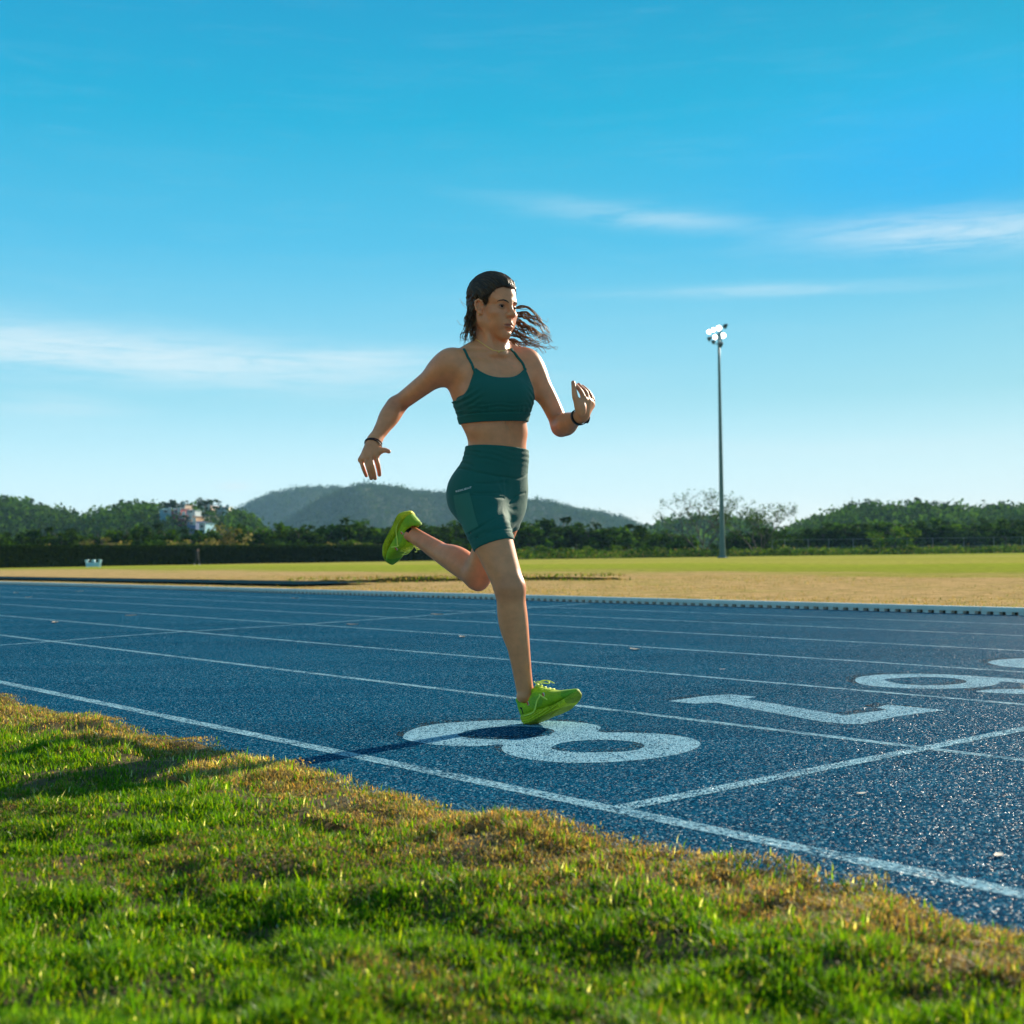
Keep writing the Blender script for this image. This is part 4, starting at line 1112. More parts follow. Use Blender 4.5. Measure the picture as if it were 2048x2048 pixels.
# ---- shoes: one left-right pair built in the shoe's own frame (x heel to toe, y to its left, z up)
def along(xs_, ys_): return lambda x: np.interp(x, xs_, ys_).astype(f32)
def smoothtab(tab, col): 
    T = np.array(_dense([list(t) for t in tab], 5)); return along(T[:, 0], T[:, col])
SOLE = [(-0.012, 0.006, 0.030, 0.040, 0.0), (0.004, 0.030, 0.012, 0.046, 0.0), (0.03, 0.038, 0.001, 0.046, 0.0), (0.08, 0.037, 0.0, 0.042, 0.001), (0.13, 0.041, 0.0, 0.036, 0.003), (0.18, 0.047, 0.003, 0.034, 0.004), (0.225, 0.044, 0.014, 0.038, 0.003), (0.258, 0.030, 0.026, 0.044, 0.0), (0.276, 0.006, 0.036, 0.048, -0.002)]
UPP = [(-0.006, 0.010, 0.03, 0.098, 0.0), (0.004, 0.027, 0.03, 0.102, 0.0), (0.03, 0.034, 0.03, 0.093, 0.0), (0.06, 0.035, 0.03, 0.092, 0.001), (0.09, 0.036, 0.03, 0.112, 0.002), (0.11, 0.038, 0.03, 0.112, 0.003), (0.14, 0.041, 0.028, 0.095, 0.003), (0.18, 0.044, 0.028, 0.077, 0.004), (0.225, 0.041, 0.030, 0.066, 0.003), (0.255, 0.029, 0.034, 0.059, 0.001), (0.271, 0.008, 0.04, 0.054, -0.001)]
def xloft(tab, n_=3.0, waist=0.0):
    wf, bf, tf, cf = (smoothtab(tab, i) for i in (1, 2, 3, 4)); x0, x1 = tab[0][0], tab[-1][0]
    def fn(P):
        x = np.clip(P[:, 0], x0, x1); w_ = np.maximum(wf(x), 0.004); lo, hi = bf(x), np.maximum(tf(x), bf(x) + 0.006)
        h = (hi - lo) / 2; zc = (hi + lo) / 2; dz = (P[:, 2] - zc) / h; dy = (P[:, 1] - cf(x)) / w_
        q = (np.abs(dy) ** n_ + np.abs(dz) ** n_) ** (1 / n_)
        d = (q - 1) * np.minimum(w_, h); dx = np.abs(P[:, 0] - x)
        return np.where(dx > 0, np.sqrt(np.maximum(d, 0) ** 2 + dx * dx), d).astype(f32)
    return fn
sole_fn = xloft(SOLE, 3.6); upp_fn = xloft(UPP, 2.5)
hole = [cone((0.050, 0, 0.062), (0.046, 0, 0.17), 0.0245, 0.040, 0.01), cone((0.020, 0, 0.085), (0.080, 0, 0.10), 0.02, 0.023, 0.01)]
def upper_field(P, c, r):
    d = upp_fn(P)
    for h in hole: d = smax(d, -h.fn(P), 0.008)
    d = smin(d, cone((0.072, 0.001, 0.105), (0.10, 0.002, 0.106), 0.013, 0.013).fn(P), 0.012)          # tongue
    d = smin(d, ell((-0.004, 0, 0.098), (0.006, 0.016, 0.012)).fn(P), 0.01)                             # heel tab
    return (d + 0.0012 * bump_at(P[:, 2], 0.052, 0.002) * 0 - 0.0005 * np.sin(P[:, 0] * 900) * np.sin(P[:, 2] * 900) * 0.5).astype(f32)
def sole_field(P, c, r):
    d = sole_fn(P)
    z = P[:, 2]
    return (d + 0.0011 * np.sin((z - 0.12 * np.abs(P[:, 0] - 0.05)) * 700) * (P[:, 0] < 0.2) * (z < 0.04)).astype(f32)
shoe_lattice = (axis(-0.03, 0.29, 0.0025), axis(-0.06, 0.06, 0.0025), axis(-0.012, 0.135, 0.0025))
def zone_colours(V_, base, spots):
    K_ = np.tile(base, (len(V_), 1)).astype(float)
    for c_, r_, col_, a_ in spots:
        q_ = (np.abs((V_ - np.array(c_)) / np.array(r_)) ** 3).sum(1); wgt = np.clip((1.15 - q_) * 6, 0, 1)[:, None] * a_
        K_ = K_ * (1 - wgt) + np.array(col_) * wgt
    return K_
UV_, UQ_ = surface(upper_field, *shoe_lattice); LV_, LQ_ = surface(sole_field, *shoe_lattice)
def shoe_mat(name, rough, sc):
    mt, t, b = material(name, (0.3, 0.5, 0.02), rough, 0.3)
    co = t.add('ShaderNodeTexCoord').outputs['Object']
    vo = t.add('ShaderNodeTexVoronoi', inp={'Vector': co, 'Scale': sc}).outputs[0]
    c = t.mix(1.0, t.add('ShaderNodeVertexColor', layer_name='zone').outputs[0], t.ramp(t.noise(co, 40, 4), [(0.3, (0.72, 0.78, 0.7)), (0.7, (1.1, 1.08, 1.1))]), 'MULTIPLY')
    c = t.mix(1.0, c, t.ramp(vo, [(0.1, (1.1, 1.1, 1.1)), (0.7, (0.6, 0.66, 0.6))]), 'MULTIPLY')
    t.l.new(c, b.inputs['Base Color'])
    bn = t.add('ShaderNodeBump', inp={'Strength': 0.4, 'Distance': 0.001, 'Height': vo})
    t.l.new(bn.outputs[0], b.inputs['Normal'])
    return mt
M['shoe_upper'] = shoe_mat('lime_mesh_upper', 0.65, 380.0)
M['shoe_sole'] = shoe_mat('yellow_green_sole', 0.7, 260.0)
UPK = zone_colours(UV_, (0.42, 0.57, 0.008), [((0.255, 0, 0.05), (0.035, 0.06, 0.04), (0.16, 0.40, 0.02), 0.8), ((0.12, 0, 0.10), (0.05, 0.03, 0.04), (0.74, 0.80, 0.01), 0.9), ((0.055, 0, 0.09), (0.03, 0.05, 0.03), (0.64, 0.76, 0.01), 0.7), ((0.0, 0, 0.08), (0.022, 0.05, 0.04), (0.28, 0.52, 0.015), 0.8), ((0.10, 0, 0.065), (0.035, 0.06, 0.02), (0.30, 0.52, 0.05), 0.6)])
SOK = zone_colours(LV_, (0.68, 0.66, 0.015), [((0.13, 0, 0.0), (0.2, 0.08, 0.011), (0.34, 0.36, 0.015), 0.9), ((0.26, 0, 0.03), (0.03, 0.06, 0.03), (0.26, 0.32, 0.015), 0.8)])
M['shoe_trim'] = varied('bright_lime_trim', (0.72, 0.80, 0.08), (0.76, 0.82, 0.12), 60, 0.5)
M['red_tab'] = varied('red_tab', (0.75, 0.07, 0.02), (0.8, 0.1, 0.03), 60, 0.5)
M['tab_edge'] = varied('pale_tab_edge', (0.7, 0.6, 0.5), (0.75, 0.7, 0.6), 60, 0.5)
M['sock'] = varied('black_sock', (0.006, 0.007, 0.008), (0.012, 0.012, 0.013), 300, 0.9, 0.4)
both = lambda P, c, r: np.minimum(upper_field(P, c, r), sole_field(P, c, r))

def make_shoe(O, f_, u_, mirror, label, ank, shin_ax, sock_top):
    f_ = nrm(f_); u_ = nrm(u_ - f_ * (u_ @ f_)); y_ = np.cross(u_, f_)
    A_ = np.array([f_, y_, u_])
    tw = lambda q: O + (np.asarray(q) * [0.945, 1, 1]) @ A_ - ROOT
    mi = -1.0 if mirror else 1.0
    def shape(name, V_, Q_, mat, parent, smooth=True, zone=None):
        v_ = np.array(V_, float).copy(); v_[:, 1] *= mi
        fl = Q_
        if mirror: fl = Q_[:, ::-1] if isinstance(Q_, np.ndarray) else [tuple(reversed(q)) for q in Q_]
        me_ = mesh(name, tw(v_), fl, smooth)
        if zone is not None: set_color(me_, 'zone', zone)
        return link(name, me_, mat, parent)
    sh = shape('shoe', UV_, UQ_, M['shoe_upper'], runner, True, UPK); sh['label'] = label
    shape('sole', LV_, LQ_, M['shoe_sole'], sh, True, SOK)
    def surf(x, z, side):
        return snap([(x, side * 0.06, z)], both, 0.0006, 8)[0]
    for side in (-1, 1):
        p1 = [surf(x, z, side) for x, z in ((0.022, 0.047), (0.05, 0.05), (0.08, 0.055), (0.105, 0.063), (0.12, 0.075), (0.125, 0.088))]
        p2 = [surf(x, z, side) for x, z in ((0.125, 0.088), (0.137, 0.075), (0.148, 0.06), (0.155, 0.048))]
        mb = MB().tube(spline(p1, 14), list(np.interp(np.linspace(0, 1, 14), [0, 0.5, 1], [0.0008, 0.0032, 0.0026])), 6).tube(spline(p2, 10), [0.0026] * 9 + [0.0012], 6)
        shape('swoosh', np.array(mb.v), mb.f, M['shoe_trim'], sh)
        for x, z in ((0.068, 0.066), (0.142, 0.083)):
            q = surf(x, z, side)
            mb = MB().box(q, (0.0070, 0.004, 0.0130)); shape('tab_edge', np.array(mb.v), mb.f, M['tab_edge'], sh, False)
            mb = MB().box(q, (0.0052, 0.0085, 0.0110)); shape('red_tab', np.array(mb.v), mb.f, M['red_tab'], sh, False)
    lc = MB()
    for k in range(6):
        x = 0.095 + 0.0135 * k; z = np.interp(x, [0.09, 0.11, 0.14, 0.18], [0.116, 0.115, 0.097, 0.079]); hw = 0.021 + 0.001 * k
        lc.tube([snap([(x + 0.005 * (j % 2 if abs(j) < 2 else 0), j / 3 * hw, z + 0.02)], both, 0.0015, 8)[0] for j in range(-3, 4)], 0.0022, 5)
    for sd in (-1, 1):
        c_ = np.array([0.102, 0.0, 0.121])
        lc.tube(spline([c_, c_ + (0.006, sd * 0.018, 0.012), c_ + (0.022, sd * 0.036, 0.006), c_ + (0.03, sd * 0.03, -0.006), c_ + (0.012, sd * 0.012, 0.004), c_], 18), 0.0019, 5)
        lc.tube(spline([c_, c_ + (0.012, sd * 0.014, 0.008), c_ + (0.034, sd * 0.024, 0.004), c_ + (0.05, sd * 0.034, -0.012)], 10), 0.0018, 5)
    shape('lace', np.array(lc.v), lc.f, M['shoe_trim'], sh)
    sk = MB().tube([ank + shin_ax * sock_top - ROOT, ank + shin_ax * (sock_top + 0.015) - ROOT, ank + shin_ax * 0.035 + f_ * 0.01 - ROOT], [0.0325, 0.0330, 0.026], 20)
    link('sock', sk.me('sock', True), M['sock'], runner)
    return sh, tw

fR_ = yawvec(50)[0]; pz = R(22)
sf = fR_ * math.cos(pz) + Z_ * math.sin(pz); su = Z_ * math.cos(pz) - fR_ * math.sin(pz)
OR = J['ankR'] - sf * 0.042 - su * 0.091 + v3(0.010, 0, -0.010)
make_shoe(OR, sf, su, False, 'lime shoe on the leading foot, heel just touching down', J['ankR'] - su * 0.005, nrm(J['ankR'] - J['kneeR']), 0.030)
shL_ax = nrm(J['ankL'] - J['kneeL'])
sf2 = nrm(v3(-0.095, 0.15, -0.195)); su2 = nrm(-shL_ax - sf2 * (-shL_ax @ sf2))
OL = J['ankL'] - sf2 * 0.056 - su2 * 0.086 + v3(0, 0, 0.008)
make_shoe(OL, sf2, su2, True, 'lime shoe on the trailing foot, heel kicked up', J['ankL'] - su2 * 0.005, shL_ax, -0.012)
print('heel', project([OR + sf * .02, OR + sf * 0.27 + su * 0.036, OL, OL + sf2 * 0.27]).round().tolist(), float((OR + sf * 0.03)[2]))
# ------------------------------------------------------------------ near grass
def leaf_mat(name, rough=0.55, trans=0.45, attr='tint', boost=(1.5, 1.5, 0.9), spec=0.25):
    mt, t, b = material(name, (0.06, 0.12, 0.02), rough, spec)
    c = t.add('ShaderNodeVertexColor', layer_name=attr).outputs[0]
    t.l.new(c, b.inputs['Base Color'])
    tl = t.add('ShaderNodeBsdfTranslucent', inp={'Color': t.mix(1.0, c, boost, 'MULTIPLY')})
    mx = t.add('ShaderNodeMixShader', inp={0: trans, 1: b.outputs[0], 2: tl.outputs[0]})
    t.l.new(mx.outputs[0], t.n['Material Output'].inputs[0])
    return mt
M['blade'] = leaf_mat('grass_blade', 0.55, 0.5, boost=(2.2, 2.0, 0.5), spec=0.10)

def vnoise(x, y, seed, octv=3):
    """cheap value noise on arrays"""
    out = np.zeros(len(x)); amp = 1.0; tot = 0
    for o in range(octv):
        r = np.random.default_rng(seed + o).random((64, 64))
        xi, yi = np.floor(x).astype(int), np.floor(y).astype(int); fx, fy = x - xi, y - yi
        fx, fy = fx * fx * (3 - 2 * fx), fy * fy * (3 - 2 * fy)
        g = lambda a, b: r[a % 64, b % 64]
        out += amp * ((g(xi, yi) * (1 - fx) + g(xi + 1, yi) * fx) * (1 - fy) + (g(xi, yi + 1) * (1 - fx) + g(xi + 1, yi + 1) * fx) * fy)
        tot += amp; amp *= 0.5; x = x * 2.03 + 7; y = y * 2.03 + 3
    return out / tot

def ground_h(x, y):
    return 0.014 + 0.075 * (vnoise(x * 1.5 + 20, y * 1.5 + 20, 11) - 0.5) + 0.075 * (vnoise(x * 5 + 20, y * 5 + 20, 12) - 0.5)

def blades(x, y, z, h, wd, lean, azm, col, seg=3):
    """bent tapering blades as strips"""
    n = len(x); ts = np.linspace(0, 1, seg + 1)
    fx, fy = np.cos(azm), np.sin(azm); sx_, sy_ = -fy, fx
    V_ = []; 
    for k, t in enumerate(ts):
        bend = lean * t ** 1.8
        cx = x + fx * h * bend; cy = y + fy * h * bend; cz = z + h * (t - 0.35 * lean * t * t)
        w_ = wd * (1 - 0.12 * t - 0.85 * t ** 3) / 2
        if k < seg:
            V_ += [np.stack([cx - sx_ * w_, cy - sy_ * w_, cz], 1), np.stack([cx + sx_ * w_, cy + sy_ * w_, cz], 1)]
        else: V_.append(np.stack([cx, cy, cz], 1))
    nv = 2 * seg + 1
    A_ = np.stack(V_, 1).reshape(-1, 3)
    b = np.arange(n)[:, None] * nv
    tri = []
    for k in range(seg - 1): tri += [b + [2 * k, 2 * k + 1, 2 * k + 3], b + [2 * k, 2 * k + 3, 2 * k + 2]]
    tri.append(b + [2 * seg - 2, 2 * seg - 1, 2 * seg])
    F_ = np.concatenate(tri)
    return A_, F_, np.repeat(col, nv, 0)

def edge_p(s): return 1.80 + 0.07 * (vnoise(s * 2.2 + 40, s * 0 + 5, 31) - 0.5) + 0.05 * (vnoise(s * 9 + 40, s * 0 + 9, 32) - 0.5)
def sp_of(x, y): return x * FWD[0] + y * FWD[1], x * ACR[0] + y * ACR[1]

# gently lumpy soil sheet under the blades
gx = np.arange(-4.6, 3.6, 0.06); gy = np.arange(-0.6, 7.4, 0.06)
X_, Y_ = np.meshgrid(gx, gy, indexing='ij'); X_, Y_ = X_.ravel(), Y_.ravel()
S_, P_ = sp_of(X_, Y_); hz_ = ground_h(X_, Y_) - 0.008
E_ = edge_p(S_)
over = np.clip((P_ - E_ + 0.02) / 0.05, 0, 1); hz_ = np.where(P_ > 1.55, np.maximum(hz_, 0.004), hz_) * (1 - over) - 0.02 * over
n1 = len(gy); ok = (P_ < E_ + 0.12)
ii, jj = np.meshgrid(np.arange(len(gx) - 1), np.arange(n1 - 1), indexing='ij'); a_ = (ii * n1 + jj).ravel()
qd = np.stack([a_, a_ + n1, a_ + n1 + 1, a_ + 1], 1); qd = qd[ok[qd].all(1)]
link('grass_soil', mesh('grass_soil', np.stack([X_, Y_, hz_], 1), qd, True), M['soil'], kind='structure')

gr_ = np.random.default_rng(5)
def sample_near(N):
    Yv = 1.15 + 5.6 * gr_.random(N) ** 1.35
    Xv = (gr_.random(N) * 1.16 - 0.58) * Yv * 0.95 - 0.02
    s, p = sp_of(Xv, Yv); k = p < edge_p(s) + gr_.normal(0, 0.018, N)
    return Xv[k], Yv[k], s[k], p[k]
x, y, s, p = sample_near(1250000)
lush = vnoise(x * 1.7 + 30, y * 1.7 + 30, 21); fine_ = vnoise(x * 7 + 30, y * 7 + 30, 22); tuft = vnoise(x * 14 + 30, y * 14 + 30, 23, 2); edge = edge_p(s) - p
dry = np.clip(1.35 - edge / (0.33 + 0.4 * (lush - 0.3)), 0, 1) * 1.0 + np.clip((0.40 - lush) * 3.5, 0, 0.6) + (fine_ - 0.5) * 0.7
dens = np.clip(0.55 + (fine_ - 0.45) * 2.6 + (tuft - 0.5) * 1.3 + 0.5 * (edge < 0.12), 0.16, 1)
k = gr_.random(len(x)) < dens
x, y, s, p, lush, fine_, edge, dry, tuft = [q[k] for q in (x, y, s, p, lush, fine_, edge, dry, tuft)]
n_ = len(x)
isdry = gr_.random(n_) < np.clip(dry, 0.10, 0.93)
straw = np.array([[0.31, 0.215, 0.12], [0.36, 0.28, 0.17], [0.19, 0.13, 0.075], [0.38, 0.18, 0.085], [0.20, 0.18, 0.065], [0.48, 0.43, 0.30]])
grn = np.array([[0.045, 0.135, 0.004], [0.075, 0.185, 0.004], [0.12, 0.225, 0.005], [0.035, 0.11, 0.006], [0.19, 0.26, 0.008]])
col = np.where(isdry[:, None], straw[gr_.choice(6, n_, p=[.28, .2, .2, .08, .16, .08])], grn[gr_.choice(5, n_, p=[.26, .28, .2, .16, .1])])
pale = gr_.random(n_) < 0.012  # white glints on the grass, painted as near-white blade colour
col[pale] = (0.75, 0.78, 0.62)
col = col * gr_.uniform(0.7, 1.35, (n_, 1)) * (0.45 + 0.6 * lush[:, None] + 0.45 * tuft[:, None])
h = np.where(isdry, gr_.uniform(0.008, 0.022, n_), gr_.uniform(0.012, 0.030, n_)) * 0.86 * (0.5 + 0.7 * lush + 0.6 * np.clip((tuft - 0.45) * 4, 0, 1.2)) * np.where(gr_.random(n_) < 0.03, 1.6, 1.0) * np.clip(0.7 + edge / 0.35, 0.75, 1.0)
wd = gr_.uniform(0.0014, 0.0044, n_) * np.where(isdry, 0.75, 1.0)
lean = np.where(isdry, gr_.uniform(0.3, 1.7, n_), gr_.uniform(0.1, 0.95, n_))
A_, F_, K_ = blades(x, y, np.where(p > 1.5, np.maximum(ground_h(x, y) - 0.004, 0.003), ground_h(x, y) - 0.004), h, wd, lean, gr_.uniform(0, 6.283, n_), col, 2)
print('blades', n_)
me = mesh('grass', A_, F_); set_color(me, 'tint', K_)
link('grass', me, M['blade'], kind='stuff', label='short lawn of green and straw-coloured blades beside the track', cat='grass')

# tufts along the infield edge behind the kerb
N = 60000
p_ = 10.84 + 13 * gr_.random(N) ** 2.0; s_ = -34 + 36 * gr_.random(N)
xy = s_[:, None] * FWD + p_[:, None] * ACR
kk = vnoise(s_ * 0.7 + 50, p_ * 1.5, 41) + 0.3 * gr_.random(N)
k = kk > 0.55; xy, p_, s_, kk = xy[k], p_[k], s_[k], kk[k]; n_ = len(xy)
isdry = gr_.random(n_) < 0.72
col = np.where(isdry[:, None], straw[gr_.choice(3, n_)] * 0.8, grn[gr_.choice(5, n_)] * 0.7) * gr_.uniform(0.6, 1.1, (n_, 1))
A_, F_, K_ = blades(xy[:, 0], xy[:, 1], np.full(n_, 0.025), gr_.uniform(0.012, 0.035, n_) * (1 + 0.8 * (gr_.random(n_) < 0.05)), gr_.uniform(0.005, 0.010, n_), gr_.uniform(0.2, 1.0, n_), gr_.uniform(0, 6.28, n_), col, 2)
me = mesh('infield_tufts', A_, F_); set_color(me, 'tint', K_)
link('infield_tufts', me, M['blade'], kind='stuff', label='dry grass tufts growing on the infield behind the kerb', cat='grass')

n_ = 1500
tt, uu = gr_.random(n_), gr_.random(n_) ** 1.5
bb0, bb1 = b0[:2], b1[:2]; db = (bb1 - bb0) / np.linalg.norm(bb1 - bb0); nb_ = np.array([-db[1], db[0]])
xy = bb0 + np.outer(tt, bb1 - bb0) + np.outer(uu * 3.6 - 0.5, nb_)
zb_ = np.where(uu * 3.6 - 0.5 > 0, 0.10, 0.03)
col = np.where(gr_.random((n_, 1)) < 0.5, grn[gr_.choice(5, n_)], straw[gr_.choice(3, n_)]) * gr_.uniform(0.3, 0.7, (n_, 1))
A_, F_, K_ = blades(xy[:, 0], xy[:, 1], zb_, gr_.uniform(0.03, 0.10, n_), gr_.uniform(0.01, 0.022, n_), gr_.uniform(0.2, 1.0, n_), gr_.uniform(0, 6.28, n_), col, 2)
me = mesh('bank_tufts', A_, F_); set_color(me, 'tint', K_)
link('bank_tufts', me, M['blade'], kind='stuff', label='ragged grass tufts on the low earth bank behind the kerb', cat='grass')

# fallen leaves on the track
M['dead_leaf'] = varied('dead_leaf', (0.75, 0.66, 0.55), (0.6, 0.48, 0.36), 40, 0.8)
LEAFW = ['pale leaf on the lane line at the left', 'small leaf near the left edge beside the far lanes', 'tiny leaf on the far lanes at the left', 'thin leaf below the kerb at the left', 'curled leaf on the lane line behind the runner', 'leaf lying just left of the front knee on the track', 'leaf on the middle lanes right of the runner', 'leaf among the far lane lines left of the rear shoe', 'speck-sized leaf above the seven', 'leaf nearest the right edge by the grass', 'leaf between the two nearest lines at the right', 'leaf by the kerb left of the rear shoe', 'leaf on the crossing of two lines']
for i, (px, py, sz) in enumerate(((110, 1246, .16), (32, 1186, .12), (57, 1195, .12), (160, 1183, .14), (874, 1230, .14), (925, 1275, .10), (1270, 1300, .10), (262, 1232, .12), (1445, 1340, .03), (1997, 1714, .035), (1724, 1590, .03), (590, 1197, .12), (705, 1250, .1))):
    g = G(px, py, 0.0); a = hr.uniform(0, 6.28)
    vv = []
    for u in np.linspace(-1, 1, 7):
        w_ = 0.36 * math.sqrt(max(0, 1 - u * u)) * sz / 2 + 0.001
        for sd in (-1, 0, 1):
            lx_, ly_ = u * sz / 2, sd * w_
            vv.append((lx_ * math.cos(a) - ly_ * math.sin(a), lx_ * math.sin(a) + ly_ * math.cos(a), 0.004 + 0.04 * sz * abs(sd) + 0.03 * sz * u * u))
    ff = [(r * 3 + c, r * 3 + c + 1, r * 3 + c + 4, r * 3 + c + 3) for r in range(6) for c in range(2)]
    o = link('fallen_leaf', mesh('fallen_leaf', vv, ff, True), M['dead_leaf'], None, 'dry ' + LEAFW[i], 'leaf', 'dry leaves scattered on the track')
    o.location = tuple(g)

# ------------------------------------------------------------------ floodlight mast
def depth_pt(px, py_base, Y, z=0.0):
    q = W(px, py_base, Y); q[2] = z; return q
M['mast'] = varied('galvanised_green_grey', (0.055, 0.115, 0.115), (0.075, 0.14, 0.135), 0.6, 0.45, 0.05, 30)
M['lamp_body'] = varied('dark_lamp_housing', (0.02, 0.05, 0.05), (0.03, 0.06, 0.06), 2, 0.5)
mt, t, b = material('lit_floodlight_glass', (0.9, 0.9, 0.9), 0.2); b.inputs['Emission Color'].default_value = (1, 0.98, 0.94, 1); b.inputs['Emission Strength'].default_value = 3.5; M['lamp'] = mt
YP = 118.0
pb = depth_pt(1445, 1110, YP, 0.0)
mast = empty('floodlight_mast', tuple(pb), 'tall teal-grey floodlight mast with a cluster of bright lamps at its top', 'floodlight')
top = W(1441.5, 665, YP); MH = top[2]
def rr(z): return float(np.interp(z, [0, 2.0, 2.1, MH], [0.29, 0.25, 0.235, 0.10]))
MB().lathe([(z, rr(z)) for z in (0, 0.5, 1.0, 2.0, 2.1, MH * .3, MH * .6, MH * .85, MH)], n=14).build('pole', M['mast'], mast, True)
MB().lathe([(0, 0.5), (0.12, 0.5), (0.14, 0.34), (0.3, 0.31)], n=14).build('base_flange', M['mast'], mast)
def lp_(px, py, dy=0.0): q = W(px, py, YP + dy) - pb; return q
def zl(x, y): return 1380 + x * 0.07246, 620 + y * 0.07246
for a_, b_ in (((520, 545), (980, 450)), ((560, 770), (930, 660)), ((700, 930), (900, 960))):
    MB().tube([lp_(*zl(*a_)), lp_(*zl(*b_))], 0.055, 8).build('cross_arm', M['mast'], mast)
MB().tube([lp_(*zl(860, 960)), lp_(*zl(845, 430))], 0.075, 8).build('pole_head', M['mast'], mast)
for x_, y_, r_, lit in ((525, 600, .22, 1), (645, 545, .22, 1), (800, 500, .28, 1), (990, 450, .26, 0), (690, 745, .24, 1), (915, 705, .28, 1), (550, 800, .24, 0), (665, 890, .22, 0), (860, 965, .30, 0)):
    c_ = lp_(*zl(x_, y_)); dr = nrm(v3(-0.25, -1, -0.35) if lit else v3(0.8, 0.3, -0.3))
    f_ = MB().lathe([(-0.28, 0.06), (-0.2, r_ * .55), (-0.02, r_), (0.02, r_ * 1.04), (0.03, r_ * .98)], c_, dr, 14).build('floodlight', M['lamp_body'], mast, True)
    if lit: MB().lathe([(0.0, r_ * .9), (0.05, r_ * .9), (0.09, r_ * .55), (0.1, 0.01)], c_, dr, 14).build('lens', M['lamp'], f_, True)

# ------------------------------------------------------------------ vegetation
def leaf_cloud(n, cl, rx, ry, rz, size, cols, seed, flat=0.0, base=0.0):
    """leaf-sized faces gathered in clumps through a crown's volume, centred over its foot"""
    r = np.random.default_rng(seed)
    q = r.normal(size=(cl, 3)); q /= np.linalg.norm(q, axis=1)[:, None]; q *= (r.random((cl, 1)) ** 0.45)
    cc = q * [rx, ry, rz] + [0, 0, rz + base]
    cr = r.uniform(0.16, 0.36, cl) * min(rx, rz)
    ci = r.integers(0, cl, n)
    d = r.normal(size=(n, 3)); d /= np.linalg.norm(d, axis=1)[:, None]; d *= r.random((n, 1)) ** 0.5
    c = cc[ci] + d * cr[ci][:, None]
    c[:, 2] = np.maximum(c[:, 2], 0.05)
    a = r.normal(size=(n, 3)); a /= np.linalg.norm(a, axis=1)[:, None]
    b = np.cross(a, r.normal(size=(n, 3))); b /= np.linalg.norm(b, axis=1)[:, None]
    s_ = size * r.uniform(0.5, 1.3, (n, 1))
    P = np.stack([c - a * s_, c - b * s_ * 0.5, c + a * s_, c + b * s_ * 0.5], 1).reshape(-1, 3)
    F = np.arange(n * 4).reshape(-1, 4)
    cols = np.array(cols); tone_ = r.uniform(0.6, 1.25, cl)[ci][:, None]
    K = cols[r.integers(0, len(cols), n)] * tone_ * r.uniform(0.8, 1.2, (n, 1))
    return P, F, np.repeat(K, 4, 0)
M['leaves'] = leaf_mat('leaves', 0.9, 0.3, boost=(1.5, 1.5, 0.7), spec=0.0)
M['bark'] = varied('bark', (0.05, 0.042, 0.03), (0.08, 0.066, 0.048), 6, 0.9, 0.5, 30)
DARK = [(0.023, 0.052, 0.009), (0.019, 0.043, 0.01), (0.033, 0.064, 0.009)]
MID = [(0.046, 0.108, 0.009), (0.06, 0.129, 0.01), (0.035, 0.087, 0.008)]
LIGHT = [(0.111, 0.197, 0.015), (0.089, 0.174, 0.013), (0.152, 0.197, 0.024)]
DRYB = [(0.208, 0.169, 0.072), (0.143, 0.143, 0.039), (0.111, 0.137, 0.031), (0.26, 0.208, 0.099)]
CROWNS = {}
def crown_mesh(kind, v):
    key = (kind, v)
    if key not in CROWNS:
        pr = {'dark': (1500, 30, 1.15, 1.15, 1.0, 0.12, DARK + MID[:1], 0.0), 'mid': (1500, 26, 1.1, 1.1, 1.0, 0.12, MID + DARK[:1], 0.0),
              'bush': (1100, 18, 1.3, 1.2, 0.95, 0.11, LIGHT + MID, 0.0), 'dry': (900, 20, 1.1, 1.1, 1.0, 0.09, DRYB, 0.0),
              'low': (700, 16, 1.5, 1.1, 0.7, 0.12, LIGHT[:2] + MID, 0.0)}[kind]
        P, F, K = leaf_cloud(pr[0], pr[1], pr[2], pr[3], pr[4], pr[5], pr[6], 100 + 13 * v + hash_kind(kind))
        P[:, 2] *= 0.5 * 1.0; P[:, :2] *= 0.5
        me = mesh('crown', P, F); set_color(me, 'tint', K); me.materials.append(M['leaves']); CROWNS[key] = me
    return CROWNS[key]
def hash_kind(k): return {'dark': 1, 'mid': 2, 'bush': 3, 'dry': 4, 'low': 5}[k] * 1000
tk = MB().tube([(0, 0, 0), (0.02, 0.01, 0.25), (-0.01, 0.02, 0.5), (0.01, 0, 0.8)], [0.035, 0.028, 0.02, 0.008], 7)
for a_ in range(5):
    q = 1.3 * a_; tk.tube([(0.0, 0.01, 0.28 + 0.08 * a_), (0.14 * math.cos(q), 0.14 * math.sin(q), 0.48 + 0.08 * a_), (0.25 * math.cos(q), 0.25 * math.sin(q), 0.62 + 0.07 * a_)], [0.016, 0.011, 0.004], 5)
TRUNK = tk.me('trunk', True); TRUNK.materials.append(M['bark'])
vr = random.Random(11)
VEG = []
def plant(px, top_py, Y, kind, label, group, width=1.0, name='tree', zbase=0.0, cat='tree'):
    """one plant: trunk and crown, standing at depth Y under pixel column px and reaching up to pixel row top_py"""
    g = depth_pt(px, 1105, Y, zbase); h = W(px, top_py, Y)[2] - zbase
    o = empty(name, tuple(g), label, cat, group, vr.uniform(0, 6.28))
    t_ = link('trunk', TRUNK, None, o); c_ = link('crown', crown_mesh(kind, vr.randint(0, 3)), None, o)
    lift = 0.12 if name == 'tree' else 0.0
    t_.scale = (h, h, h * 0.9); c_.scale = (h * width, h * width, h * (0.86 - lift)); c_.location = (0, 0, h * lift)
    return o
